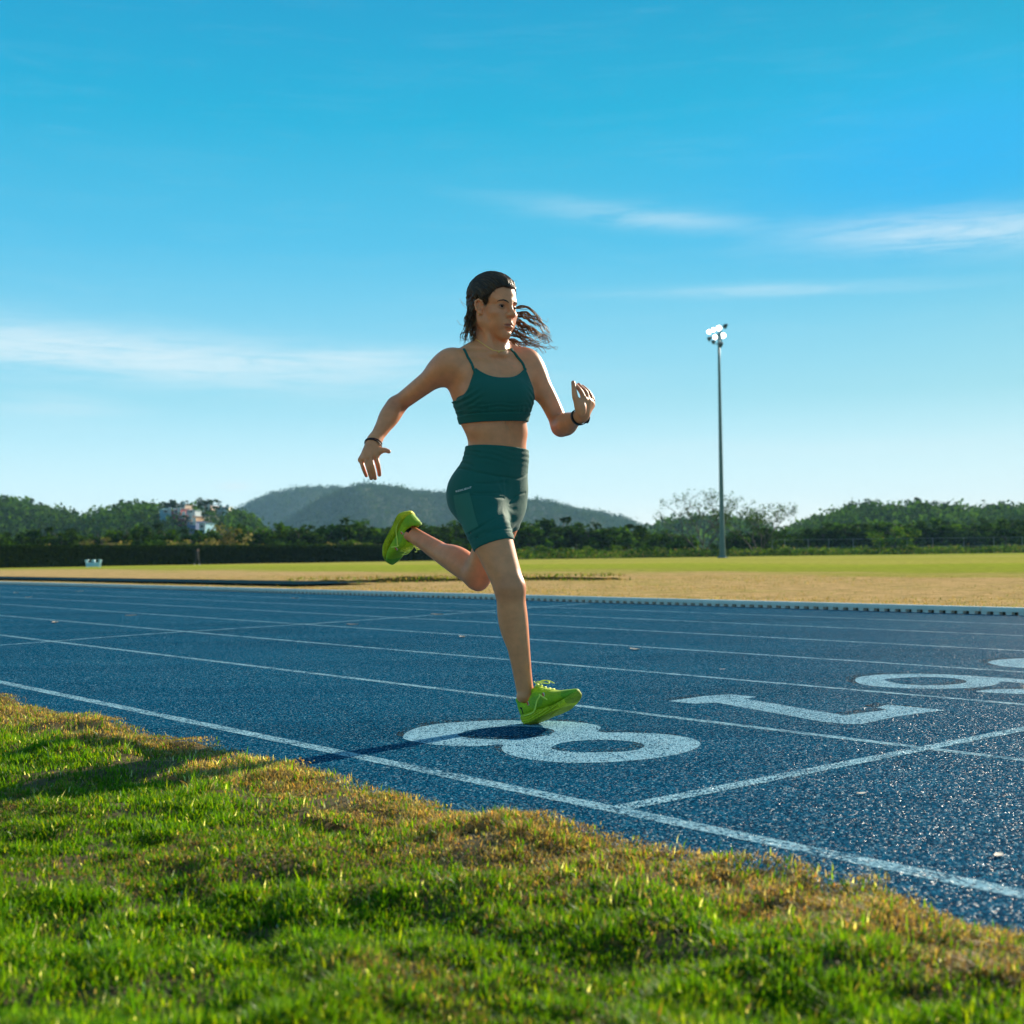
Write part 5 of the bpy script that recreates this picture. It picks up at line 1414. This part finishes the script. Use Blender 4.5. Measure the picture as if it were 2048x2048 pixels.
def ordinal(i):
    W_ = ['first', 'second', 'third', 'fourth', 'fifth', 'sixth', 'seventh', 'eighth', 'ninth', 'tenth', 'eleventh', 'twelfth', 'thirteenth', 'fourteenth', 'fifteenth', 'sixteenth', 'seventeenth', 'eighteenth', 'nineteenth']
    T_ = ['', '', 'twenty', 'thirty', 'forty', 'fifty', 'sixty']
    if i < 19: return W_[i]
    n = i + 1; return T_[n // 10][:-1] + 'ieth' if n % 10 == 0 else T_[n // 10] + '-' + W_[n % 10 - 1]
def row(spec, kind_fn, base_label, group, name='tree', cat='tree'):
    for i, (px, top, Y, wd) in enumerate(sorted(spec)):
        k_ = kind_fn(i)
        look = {'dark': 'dark green', 'mid': 'mid green', 'bush': 'pale green', 'dry': 'dry brownish', 'low': 'low green'}[k_]
        plant(px, top, Y, k_, f'{look} {base_label}, {ordinal(i)} from the left', group, wd, name, cat=cat)
def prof(xs_, ys_): return lambda x: float(np.interp(x, xs_, ys_))
hedge_Y = prof([-80, 0, 900, 1445, 2048, 2150], [90, 94, 134, 150, 160, 162])

# clipped dark hedge at the far left of the field
hx_ = np.linspace(-90, 905, 260); r = np.random.default_rng(9)
nH = 26000; px = r.uniform(-90, 905, nH); Yh = np.array([hedge_Y(q) for q in px])
hh = 1.62; base_q = np.array([depth_pt(a, 1105, b_) for a, b_ in zip(px, Yh)])
face = r.random(nH); zz = np.where(face < 0.72, r.random(nH) * hh, hh * (0.96 + 0.1 * r.random(nH))); yy = np.where(face < 0.72, -r.random(nH) * 0.15, r.random(nH) * 1.2)
c = base_q + np.stack([np.zeros(nH), yy, zz], 1)
a = r.normal(size=(nH, 3)); a /= np.linalg.norm(a, axis=1)[:, None]; b_ = np.cross(a, r.normal(size=(nH, 3))); b_ /= np.linalg.norm(b_, axis=1)[:, None]
s_ = 0.13 * r.uniform(0.5, 1.3, (nH, 1))
P = np.stack([c - a * s_, c - b_ * s_ * .6, c + a * s_, c + b_ * s_ * .6], 1).reshape(-1, 3)
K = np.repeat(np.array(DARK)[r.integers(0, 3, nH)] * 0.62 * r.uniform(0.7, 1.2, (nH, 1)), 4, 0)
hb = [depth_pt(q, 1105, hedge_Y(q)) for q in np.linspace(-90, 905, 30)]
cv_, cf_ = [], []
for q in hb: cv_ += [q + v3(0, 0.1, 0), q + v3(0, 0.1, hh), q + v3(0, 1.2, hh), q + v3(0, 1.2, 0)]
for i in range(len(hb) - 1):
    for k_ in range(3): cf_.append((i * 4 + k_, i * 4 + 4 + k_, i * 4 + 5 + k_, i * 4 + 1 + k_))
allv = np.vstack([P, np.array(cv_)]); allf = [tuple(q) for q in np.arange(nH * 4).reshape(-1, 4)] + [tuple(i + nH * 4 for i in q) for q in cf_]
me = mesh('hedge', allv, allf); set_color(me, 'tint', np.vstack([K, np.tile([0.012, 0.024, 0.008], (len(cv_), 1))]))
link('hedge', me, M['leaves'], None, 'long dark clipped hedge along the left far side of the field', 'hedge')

# shrubs and trees behind it, then the looser growth on the right
tops = prof([-80, 0, 60, 150, 230, 300, 360, 420, 480, 560, 640, 700, 760, 830, 900, 980, 1050, 1090, 1130, 1180, 1220, 1260, 1300, 1330], [1040, 1048, 1052, 1050, 1042, 1038, 1049, 1054, 1040, 1034, 1036, 1024, 1030, 1024, 1028, 1030, 1034, 1036, 1026, 1042, 1034, 1036, 1042, 1052])
row([(px + vr.uniform(-9, 9), tops(px) + vr.uniform(-5, 9), hedge_Y(px) + vr.uniform(16, 30), vr.uniform(1.0, 1.35)) for px in np.arange(-70, 1335, 33)], lambda i: ('dark', 'dark', 'mid', 'dark', 'mid')[i % 5], 'leafy tree in the long row behind the hedge', 'row of trees behind the hedge')
row([(px + vr.uniform(-10, 10), vr.uniform(1076, 1092) - (px > 250) * 4, hedge_Y(px) + vr.uniform(3, 9), vr.uniform(1.3, 1.9)) for px in np.arange(-60, 1010, 31)], lambda i: ('bush', 'low', 'mid', 'bush', 'dry')[i % 5], 'shrub growing just behind the clipped hedge', 'shrubs behind the hedge', 'shrub', 'shrub')
plant(452, 1036, 118, 'dry', 'tall straw-topped bush standing in front of the houses on the hill', None, 1.0, 'shrub', cat='shrub')
plant(205, 1060, 108, 'dry', 'wide dry bush showing bare twigs at the left above the hedge', None, 1.7, 'shrub', cat='shrub')
row([(px + vr.uniform(-8, 8), vr.uniform(1082, 1093), hedge_Y(px) + vr.uniform(1, 5), vr.uniform(1.5, 2.2)) for px in np.arange(1010, 1330, 28)], lambda i: ('low', 'mid', 'bush')[i % 3], 'weedy shrub at the field edge right of the runner', 'weedy shrubs right of the runner', 'shrub', 'shrub')
rt_top = prof([1500, 1545, 1570, 1600, 1640, 1680, 1720, 1760, 1800, 1840, 1880, 1920, 1960, 2000, 2048, 2110], [1048, 1052, 1048, 1050, 1042, 1036, 1032, 1034, 1030, 1026, 1030, 1034, 1030, 1034, 1030, 1028])
row([(px + vr.uniform(-8, 8), rt_top(px) + vr.uniform(-4, 8), hedge_Y(px) + vr.uniform(10, 26), vr.uniform(1.05, 1.4)) for px in np.arange(1535, 2120, 27)], lambda i: ('dark', 'mid', 'dark', 'dark')[i % 4], 'leafy tree in the thicket right of the light mast', 'thicket right of the mast')
row([(px + vr.uniform(-8, 8), vr.uniform(1088, 1097), hedge_Y(px) + vr.uniform(-4, 2), vr.uniform(1.7, 2.6)) for px in np.arange(1335, 2100, 30)], lambda i: ('low', 'bush', 'low')[i % 3], 'low weedy bush at the foot of the wire fence', 'low bushes along the fence', 'shrub', 'shrub')
plant(1790, 1040, 158, 'bush', 'bright green round bush in front of the right-hand thicket', None, 1.3, 'shrub', cat='shrub')
for px, tp, lab in ((1345, 1052, 'rounded dark bush left of the light mast'), (1375, 1062, 'small dark bush behind the sparse tree'), (1470, 1056, 'squat dark bush right behind the light mast'), (1505, 1046, 'dense dark bush under the twiggy tree right of the mast')):
    plant(px, tp, 158 + vr.uniform(0, 6), 'dark' if px != 1375 else 'mid', lab, None, 1.3, 'shrub', cat='shrub')
# tangled undergrowth along the foot of the thicket and fence
r = np.random.default_rng(19); nU = 22000
px = r.uniform(1000, 2140, nU); Yu = np.array([hedge_Y(q) for q in px]) + r.uniform(-3, 9, nU)
c = np.array([depth_pt(a, 1105, b_) for a, b_ in zip(px, Yu)]); c[:, 2] = r.random(nU) ** 1.4 * (0.35 + 1.1 * vnoise(px * 0.06, Yu * 0.4, 77))
a = r.normal(size=(nU, 3)); a /= np.linalg.norm(a, axis=1)[:, None]; b_ = np.cross(a, r.normal(size=(nU, 3))); b_ /= np.linalg.norm(b_, axis=1)[:, None]; s_ = 0.15 * r.uniform(0.5, 1.3, (nU, 1))
me = mesh('undergrowth', np.stack([c - a * s_, c - b_ * s_ * .5, c + a * s_, c + b_ * s_ * .5], 1).reshape(-1, 3), np.arange(nU * 4).reshape(-1, 4))
set_color(me, 'tint', np.repeat(np.array(LIGHT + MID + DRYB[:1])[r.integers(0, 7, nU)] * r.uniform(0.6, 1.2, (nU, 1)), 4, 0))
link('undergrowth', me, M['leaves'], kind='stuff', label='tangled weeds along the far edge of the field right of the runner', cat='undergrowth')
# two sparse twiggy trees beside the mast
def sparse_tree(px, top_py, Y, spread, leaves, seed, label):
    g = depth_pt(px, 1105, Y, 0.0); h = W(px, top_py, Y)[2]
    o = empty('tree', tuple(g), label, 'tree', None)
    r = random.Random(seed); tb = MB(); tips = []
    def grow(p0, d, ln, rad, lev):
        p1 = p0 + d * ln * 0.5 + v3(r.gauss(0, .05), r.gauss(0, .05), 0) * ln; p2 = p0 + d * ln
        tb.tube([p0, p1, p2], [rad, rad * .8, rad * .6], 5, False)
        if lev == 0: tips.append(p2); return
        tips.append(p2) if lev < 2 else None
        for _ in range(3):
            d2 = nrm(d + v3(r.gauss(0, .55), r.gauss(0, .55), r.gauss(0.1, .3))); grow(p2 if r.random() < .7 else p1, d2, ln * r.uniform(.55, .8), rad * .55, lev - 1)
    for a_ in range(4): grow(v3(r.gauss(0, .15), r.gauss(0, .15), 0), nrm(v3(math.cos(a_ * 1.6) * spread, math.sin(a_ * 1.6) * spread, 1)), h * 0.36, h * 0.011, 4)
    zmax = max(q[2] for q in tips); sc = h / zmax
    link('trunk', mesh('trunk', np.array(tb.v) * sc, tb.f, True), M['bark'], o)
    T = np.array(tips) * sc; rg = np.random.default_rng(seed); n = leaves
    c = T[rg.integers(0, len(T), n)] + rg.normal(0, 0.16, (n, 3)); c[:, 2] = np.maximum(c[:, 2], .3)
    a = rg.normal(size=(n, 3)); a /= np.linalg.norm(a, axis=1)[:, None]; b_ = np.cross(a, rg.normal(size=(n, 3))); b_ /= np.linalg.norm(b_, axis=1)[:, None]; s_ = 0.12 * rg.uniform(.5, 1.3, (n, 1))
    P = np.stack([c - a * s_, c - b_ * s_ * .6, c + a * s_, c + b_ * s_ * .6], 1).reshape(-1, 3)
    me = mesh('crown', P, np.arange(n * 4).reshape(-1, 4)); set_color(me, 'tint', np.repeat(np.array(DARK + MID[:2])[rg.integers(0, 5, n)], 4, 0))
    link('crown', me, M['leaves'], o)
sparse_tree(1402, 976, 150, 0.75, 1300, 4, 'tall sparse tree with bare twigs just left of the light mast')
sparse_tree(1512, 988, 152, 0.7, 2200, 8, 'sparse twiggy tree with thin leaves right of the light mast')

# ------------------------------------------------------------------ hills
HOUSES = ((318, 345, 1019, 1028, 352, rgb(150, 190, 205), rgb(70, 120, 130), 'pale blue house with teal roof at the left of the hillside cluster', 1),
           (342, 362, 1019, 1029, 349, rgb(170, 75, 85), rgb(110, 60, 65), 'red house in the middle of the hillside cluster', 1),
           (362, 369, 1009, 1016, 372, rgb(215, 190, 170), rgb(150, 120, 100), 'small cream house on the crest above the red house', 1),
           (373, 390, 1021, 1035, 347, rgb(175, 195, 205), rgb(95, 125, 130), 'two-storey grey-blue house below the round dark tree', 2),
           (400, 407, 1013, 1024, 371, rgb(225, 175, 100), rgb(150, 110, 70), 'narrow yellow house on the crest of the hill', 1),
           (408, 420, 1012, 1021, 373, rgb(215, 195, 185), rgb(160, 130, 115), 'pinkish house beside the narrow yellow one', 1),
           (431, 444, 1014, 1022, 371, rgb(220, 190, 175), rgb(140, 105, 95), 'pale pink house near the right end of the crest', 1),
           (446, 457, 1014, 1022, 370, rgb(250, 248, 235), rgb(190, 185, 170), 'brilliant white house at the right end of the crest', 1),
           (356, 370, 1031, 1037, 338, rgb(165, 90, 90), rgb(110, 70, 65), 'low brick-red house under the blue-grey one', 1),
           (372, 384, 1033, 1039, 335, rgb(205, 165, 125), rgb(135, 100, 80), 'small tan house low on the hill', 1),
           (398, 410, 1047, 1060, 322, rgb(150, 205, 225), rgb(75, 130, 150), 'light blue house lowest on the hill', 1),
           (374, 392, 1044, 1050, 326, rgb(95, 120, 165), rgb(50, 75, 115), 'blue-roofed shed beside the light blue house', 1))
def hill(name, prof_px, Y, depth, mat, tree_n, tree_size, cols, seed, amp=0.0, base=-2.0, front=None):
    xs_ = np.array([q[0] for q in prof_px], float); ys_ = np.array([q[1] for q in prof_px], float)
    cols_x = np.linspace(xs_[0], xs_[-1], 140); nd = 26; V_ = []
    for cx in cols_x:
        py = float(np.interp(cx, xs_, ys_))
        crest = W(cx, py, Y); dirx = crest[0] / Y
        for j in range(nd):
            t = j / (nd - 1) * 2 - 1                         # -1 front foot, 0 crest, 1 back foot
            yy = Y + t * depth
            prof_h = (math.cos(t * math.pi) * 0.5 + 0.5) ** 0.85
            z = base + (crest[2] - base) * prof_h
            z += amp * (mnoise.noise(Vector((cx * 0.02, t * 3, seed))) * (1 - abs(t)) * (abs(t) > 0.08))
            V_.append((dirx * yy, yy, z))
    f = [(i * nd + j, (i + 1) * nd + j, (i + 1) * nd + j + 1, i * nd + j + 1) for i in range(len(cols_x) - 1) for j in range(nd - 1)]
    o = link(name, mesh(name, V_, f, True), mat, kind='structure')
    r = np.random.default_rng(seed); VV = np.array(V_).reshape(len(cols_x), nd, 3)
    n = tree_n; u = r.random(n) * (len(cols_x) - 1.001); w_ = (nd - 1) / 2 * (1.02 - r.random(n) ** 1.5 * 0.9); w_ = np.clip(w_, 0, nd - 1.001)
    i, j = u.astype(int), w_.astype(int); fu, fv = (u - i)[:, None], (w_ - j)[:, None]
    c = VV[i, j] * (1 - fu) * (1 - fv) + VV[i + 1, j] * fu * (1 - fv) + VV[i, j + 1] * (1 - fu) * fv + VV[i + 1, j + 1] * fu * fv
    if name == 'village_hill':
        pj = project(c); keep = np.ones(n, bool)
        for h_ in HOUSES: keep &= ~((pj[:, 0] > h_[0] - 4) & (pj[:, 0] < h_[1] + 4) & (pj[:, 1] > h_[2] + 1) & (pj[:, 1] < h_[3] + 26))
        c = c[keep]; n = len(c)
    k = 12 if tree_n > 4000 else 22; sz = tree_size * r.uniform(0.55, 1.35, n)
    c = np.repeat(c, k, 0); sz = np.repeat(sz, k)[:, None]
    c = c + r.normal(0, 0.28, (n * k, 3)) * sz + np.array([0, 0, 0.35]) * sz
    a = r.normal(size=c.shape); a /= np.linalg.norm(a, axis=1)[:, None]; b_ = np.cross(a, r.normal(size=c.shape)); b_ /= np.linalg.norm(b_, axis=1)[:, None]
    s_ = sz * r.uniform(0.08, 0.19, (n * k, 1))
    P = np.stack([c - a * s_, c - b_ * s_ * .7, c + a * s_, c + b_ * s_ * .7], 1).reshape(-1, 3)
    me = mesh(name + '_woods', P, np.arange(n * k * 4).reshape(-1, 4))
    kc = np.array(cols)[np.repeat(r.integers(0, len(cols), n), k)] * np.repeat(r.uniform(0.6, 1.3, (n, 1)), k, 0)
    set_color(me, 'tint', np.repeat(kc, 4, 0))
    return link(name + '_woods', me, M['leaves'], kind='stuff', label={'near_hill': 'woods covering the near hill at the far left', 'village_hill': 'scrub and trees covering the hill with the houses', 'front_ridge': 'distant forest on the nearer blue ridge', 'back_ridge': 'distant forest on the farther blue ridge', 'right_hill': 'woods on the low hill behind the right-hand thicket', 'grey_rise': 'hazy scrub on the low rise behind the mast'}[name], cat='woods')
M['hill'] = varied('forest_floor', (0.035, 0.055, 0.018), (0.055, 0.07, 0.025), 0.05, 0.95)
hill('back_ridge', [(400, 1072), (470, 1028), (500, 1012), (520, 1003), (545, 995), (570, 988), (600, 984), (640, 983), (668, 981), (700, 987), (760, 997), (860, 1012), (980, 1062)], 1900, 420, M['hill'], 5200, 8, DARK, 3, 6)
hill('front_ridge', [(540, 1074), (600, 1034), (640, 1011), (670, 996), (700, 986), (740, 980), (770, 982), (800, 986), (850, 993), (900, 998), (960, 1002), (1010, 1007), (1055, 1010), (1075, 1012), (1100, 1013), (1130, 1022), (1170, 1031), (1210, 1033), (1235, 1042), (1290, 1064), (1330, 1082)], 1500, 420, M['hill'], 8200, 7, DARK, 4, 8)
hill('near_hill', [(-160, 1013), (-60, 1019), (5, 1022), (30, 1025), (60, 1031), (85, 1037), (110, 1041), (135, 1047), (150, 1055), (175, 1067), (200, 1083), (230, 1113)], 430, 110, M['hill'], 2600, 4.0, DARK + MID, 5, 2)
hill('village_hill', [(130, 1082), (160, 1058), (200, 1044), (235, 1036), (270, 1032), (310, 1031), (350, 1030), (400, 1030), (440, 1034), (465, 1037), (490, 1048), (515, 1066), (545, 1095)], 380, 95, M['hill'], 1500, 3.6, MID + DARK, 6, 1)
hill('grey_rise', [(1290, 1086), (1320, 1066), (1350, 1058), (1400, 1056), (1450, 1059), (1500, 1062), (1540, 1076)], 600, 120, M['hill'], 500, 6, DARK + MID, 7, 1)
hill('right_hill', [(1540, 1089), (1590, 1069), (1640, 1051), (1690, 1035), (1720, 1031), (1760, 1032), (1810, 1037), (1850, 1029), (1900, 1035), (1960, 1037), (2020, 1035), (2100, 1029), (2200, 1029)], 420, 110, M['hill'], 1900, 3.8, DARK + MID, 8, 2)

# skyline trees that can be told apart on the hills
def palm(px, top_py, Y, zb, label):
    g = depth_pt(px, 1105, Y, zb); h = W(px, top_py, Y)[2] - zb
    o = empty('palm_tree', tuple(g), label, 'palm')
    MB().tube([(0, 0, 0), (0.03 * h, 0, 0.5 * h), (0, 0, h * 0.86)], [0.035 * h, 0.025 * h, 0.02 * h], 7).build('trunk', M['bark'], o, True)
    fm = MB()
    for k in range(11):
        a = k * 0.571; e = (k % 3) * 0.25
        pts = [v3(0, 0, h * .86), v3(.12 * h * math.cos(a), .12 * h * math.sin(a), h * (.95 + .06 * e)), v3(.26 * h * math.cos(a), .26 * h * math.sin(a), h * (.84 - .1 * e))]
        sd = v3(-math.sin(a), math.cos(a), 0) * .035 * h
        fm.raw([pts[0], pts[1] - sd, pts[1] + sd, pts[2]], [(0, 1, 3, 2)]); fm.raw([pts[0], pts[1] - sd + v3(0, 0, -.03 * h), pts[1], pts[2]], [(0, 1, 3, 2)])
    me = fm.me('crown'); set_color(me, 'tint', np.tile(DARK[0], (len(me.vertices), 1)))
    link('crown', me, M['leaves'], o)
def zh(px, py, Y): return W(px, py, Y)[2]
for px, tp, base, lab in ((250, 1001, 1016, 'flat-topped tree at the left end of the village skyline'), (305, 1002, 1018, 'broad dark tree on the skyline left of the houses'), (268, 1006, 1016, 'small dark tree left of the broad skyline tree'), (337, 1000, 1018, 'wispy tree above the blue house roof'), (349, 999, 1018, 'umbrella-shaped tree above the red house'), (376, 1002, 1020, 'round dark tree between the red house and the palms'), (400, 1002, 1020, 'small round tree left of the cypress-like tree'), (418, 992, 1020, 'tall pointed tree highest on the village skyline'), (470, 1018, 1034, 'bushy tree at the right end of the village hill')):
    plant(px, tp - 4, 385, 'dark', lab, None, 1.0 if px not in (305,) else 1.8, 'tree', zh(px, base + 9, 385))
palm(401, 994, 383, zh(401, 1016, 383), 'small palm on the village skyline left of the pointed tree')
palm(436, 1001, 383, zh(436, 1018, 383), 'small palm above the pale houses on the hill')
for px, tp, base, wd_, lab in ((1702, 1002, 1016, .7, 'thin upright tree at the left end of the right skyline'), (1742, 998, 1016, 1.2, 'leaning tree with a bare gap on the right skyline'), (1776, 1006, 1018, .9, 'small dark tree on the right skyline'), (1828, 996, 1016, 1.1, 'tallest dark tree on the right skyline'), (1850, 1000, 1016, 1.5, 'broad dark tree beside the tallest on the right skyline'), (1892, 1006, 1018, 1.0, 'short tree right of the broad skyline tree'), (1912, 1006, 1018, 1.2, 'bushy pair of crowns on the right skyline'), (1998, 1004, 1018, 1.5, 'rounded tree near the right picture edge on the skyline'), (2038, 1010, 1020, 1.0, 'last tree on the skyline at the right edge')):
    plant(px, tp - 6, 415, 'dark', lab, None, wd_ * 0.8, 'tree', zh(px, base + 20, 415))
palm(1969, 999, 413, zh(1969, 1022, 413), 'small palm standing clear on the right skyline')

# ------------------------------------------------------------------ houses on the left hill
M['glass'] = varied('dark_window_glass', (0.02, 0.03, 0.035), (0.03, 0.04, 0.045), 3, 0.2)
M['trim'] = varied('pale_window_trim', (0.5, 0.5, 0.48), (0.55, 0.55, 0.53), 3, 0.6)
def house(px0, px1, py0, py1, Y, wall, roof, label, storeys=1, rise=0.22):
    a, b_ = W(px0, py1, Y), W(px1, py1, Y); top = W(px0, py0, Y)[2]; z0 = a[2] - 2.5
    wd, hh_, dp = b_[0] - a[0], top - z0, 7.0
    o = empty('house', ((a[0] + b_[0]) / 2, Y, z0), label, 'house', None, vr.uniform(-0.25, 0.1))
    wm = varied('painted_wall', tuple(q * 0.62 for q in wall), tuple(q * 0.72 for q in wall), 0.6, 0.85); rm = varied('roof_cover', roof, tuple(q * 1.2 for q in roof), 1.5, 0.8)
    MB().box((0, dp / 2, hh_ / 2), (wd, dp, hh_)).build('wall', wm, o)
    e = 0.3; rz_ = rise * wd * 0.5
    MB().raw([(-wd / 2 - e, -e, hh_), (wd / 2 + e, -e, hh_), (wd / 2 + e, dp + e, hh_), (-wd / 2 - e, dp + e, hh_), (-wd / 2 - e, dp / 2, hh_ + rz_), (wd / 2 + e, dp / 2, hh_ + rz_)], [(0, 1, 5, 4), (2, 3, 4, 5), (0, 4, 3), (1, 2, 5), (0, 3, 2, 1)]).build('roof', rm, o)
    nw = max(1, int(wd / 2.6))
    for st in range(storeys):
        zc = 2.5 + (hh_ - 2.5) * (st + 0.55) / storeys; wh = min(1.2, (hh_ - 2.5) / storeys * 0.5)
        for k in range(nw):
            xc = -wd / 2 + wd * (k + 0.5) / nw
            fr_ = MB().box((xc, -0.03, zc), (1.25, 0.08, wh + 0.25)).build('window', M['trim'], o)
            MB().box((xc, -0.06, zc), (1.0, 0.08, wh)).build('pane', M['glass'], fr_)
    MB().box((wd * 0.32, -0.04, 2.5 + 0.9), (0.9, 0.08, 1.9)).build('door', M['trim'], o)
for h_ in HOUSES:
    house(*h_)

# ------------------------------------------------------------------ fence, bench, walker
M['wire'] = varied('dull_galvanised_wire', (0.16, 0.19, 0.2), (0.2, 0.23, 0.24), 2, 0.5, 0, 1, 0.5)
fence = empty('wire_fence', tuple(depth_pt(1780, 1105, 156)), 'tall chain-link fence on thin posts in front of the right-hand thicket', 'fence')
f0 = np.array(fence.location); fpx = [1545, 1570, 1617, 1658, 1707, 1760, 1815, 1866, 1928, 1988, 2045, 2105]
fp = [depth_pt(q, 1105, 156 + (q - 1545) * 0.004) - f0 for q in fpx]
for q in fp: MB().tube([q, q + v3(0, 0, 2.05)], 0.035, 6).build('post', M['wire'], fence)
for zc in (2.0, 1.0, 0.08): MB().tube([q + v3(0, 0, zc) for q in fp], 0.016, 4).build('rail', M['wire'], fence)
wm_ = MB()
for i in range(len(fp) - 1):
    a, b_ = fp[i], fp[i + 1]; L_ = np.linalg.norm(b_ - a); nn_ = int(L_ / 0.35)
    for k in range(-6, nn_):
        for sg in (1, -1):
            t0, t1 = (k / nn_, (k + 5.7) / nn_) if sg > 0 else ((k + 5.7) / nn_, k / nn_)
            z0, z1 = 0.0, 2.0
            lo, hi = min(t0, t1), max(t0, t1)
            if lo < 0 or hi > 1: continue
            wm_.tube([lerp(a, b_, t0) + v3(0, 0, z0 + .05), lerp(a, b_, t1) + v3(0, 0, z1)], 0.004, 3, False)
wm_.build('chain_link', M['wire'], fence, kind='stuff')
M['white_board'] = varied('weathered_white_board', rgb(150, 190, 205), rgb(185, 215, 220), 3, 0.6)
bq = depth_pt(185.5, 1105, 92.0)
bench = empty('bench', tuple(bq), 'small pale bench standing alone at the left edge of the field', 'bench')
MB().box((0, 0, 0.25), (1.12, 0.05, 0.34)).build('front_panel', M['white_board'], bench)
MB().box((0, 0.2, 0.43), (1.14, 0.42, 0.04)).build('seat', M['white_board'], bench)
for sx_ in (-1, 1):
    MB().tube([(0.52 * sx_, 0.0, 0.0), (0.56 * sx_, 0.0, 0.42), (0.64 * sx_, 0.02, 0.66)], [0.05, 0.05, 0.07], 6).build('end_post', M['white_board'], bench)
    MB().tube([(0.52 * sx_, 0.38, 0.0), (0.55 * sx_, 0.38, 0.42), (0.64 * sx_, 0.4, 0.66)], [0.05, 0.05, 0.07], 6).build('end_post', M['white_board'], bench)
    MB().box((0.52 * sx_, 0.2, 0.66), (0.22, 0.4, 0.05)).build('arm_rest', M['white_board'], bench)
MB().box((0, 0.2, 0.58), (0.26, 0.3, 0.2)).build('middle_seat_divider', M['white_board'], bench)

bench.scale = (0.85, 0.85, 0.85)
# tiny walker in front of the hedge
wq = depth_pt(394, 1105, 106.0)
walker = empty('person', tuple(wq), 'distant person in dark clothes walking in front of the hedge', 'person')
wb = [chain([(0, 0, 0.86), (0.02, 0, 1.1), (0.05, 0, 1.36)], [0.14, 0.13, 0.15], 0.05), ell((0.08, 0, 1.56), (0.095, 0.085, 0.12)), cone((0.06, 0, 1.4), (0.08, 0, 1.5), 0.055, 0.05),
      chain([(0, 0.06, 0.86), (0.16, 0.06, 0.48), (0.2, 0.06, 0.08)], [0.09, 0.065, 0.045], 0.04), chain([(0, -0.06, 0.86), (-0.1, -0.06, 0.46), (-0.26, -0.06, 0.12)], [0.09, 0.065, 0.045], 0.04),
      cone((0.18, 0.06, 0.05), (0.34, 0.06, 0.04), 0.045, 0.035), cone((-0.27, -0.06, 0.1), (-0.14, -0.06, 0.03), 0.045, 0.035),
      chain([(0.05, 0.17, 1.32), (-0.08, 0.2, 1.08), (0.05, 0.2, 0.86)], [0.05, 0.042, 0.032], 0.03), chain([(0.05, -0.17, 1.32), (0.14, -0.2, 1.06), (0.3, -0.18, 0.95)], [0.05, 0.042, 0.032], 0.03)]
wv, wf_ = surface(lambda P, c, r: evaluate(wb, P, None, None), axis(-0.45, 0.45, 0.02), axis(-0.35, 0.35, 0.02), axis(-0.05, 1.75, 0.02))
wv = wv * 0.85
wme = mesh('body', wv, wf_, True)
mt, t, b = material('dark_clothes_and_skin', (0.02, 0.02, 0.025), 0.8)
t.l.new(t.add('ShaderNodeVertexColor', layer_name='tint').outputs[0], b.inputs['Base Color'])
kc = np.tile([0.015, 0.018, 0.022], (len(wv), 1)); kc[wv[:, 2] < 0.14] = (0.45, 0.4, 0.36); kc[wv[:, 2] > 1.2] = (0.2, 0.11, 0.07); kc[wv[:, 2] > 1.36] = (0.015, 0.012, 0.01)
set_color(wme, 'tint', kc); link('body', wme, mt, walker)
# ------------------------------------------------------------------ haze
hz = MB().box((0, 1150, 59), (2800, 2700, 122)).build('haze', None, None, kind='stuff', label='thin pale daytime haze over the whole field', cat='haze')
mt = bpy.data.materials.new('haze'); mt.use_nodes = True; t = NT(mt.node_tree); t.n.clear()
vol = t.add('ShaderNodeVolumePrincipled', inp={'Color': (0.38, 0.70, 0.95, 1), 'Density': 0.00016, 'Anisotropy': 0.0})
out = t.add('ShaderNodeOutputMaterial', inp={'Volume': vol.outputs[0]})
hz.data.materials.append(mt)
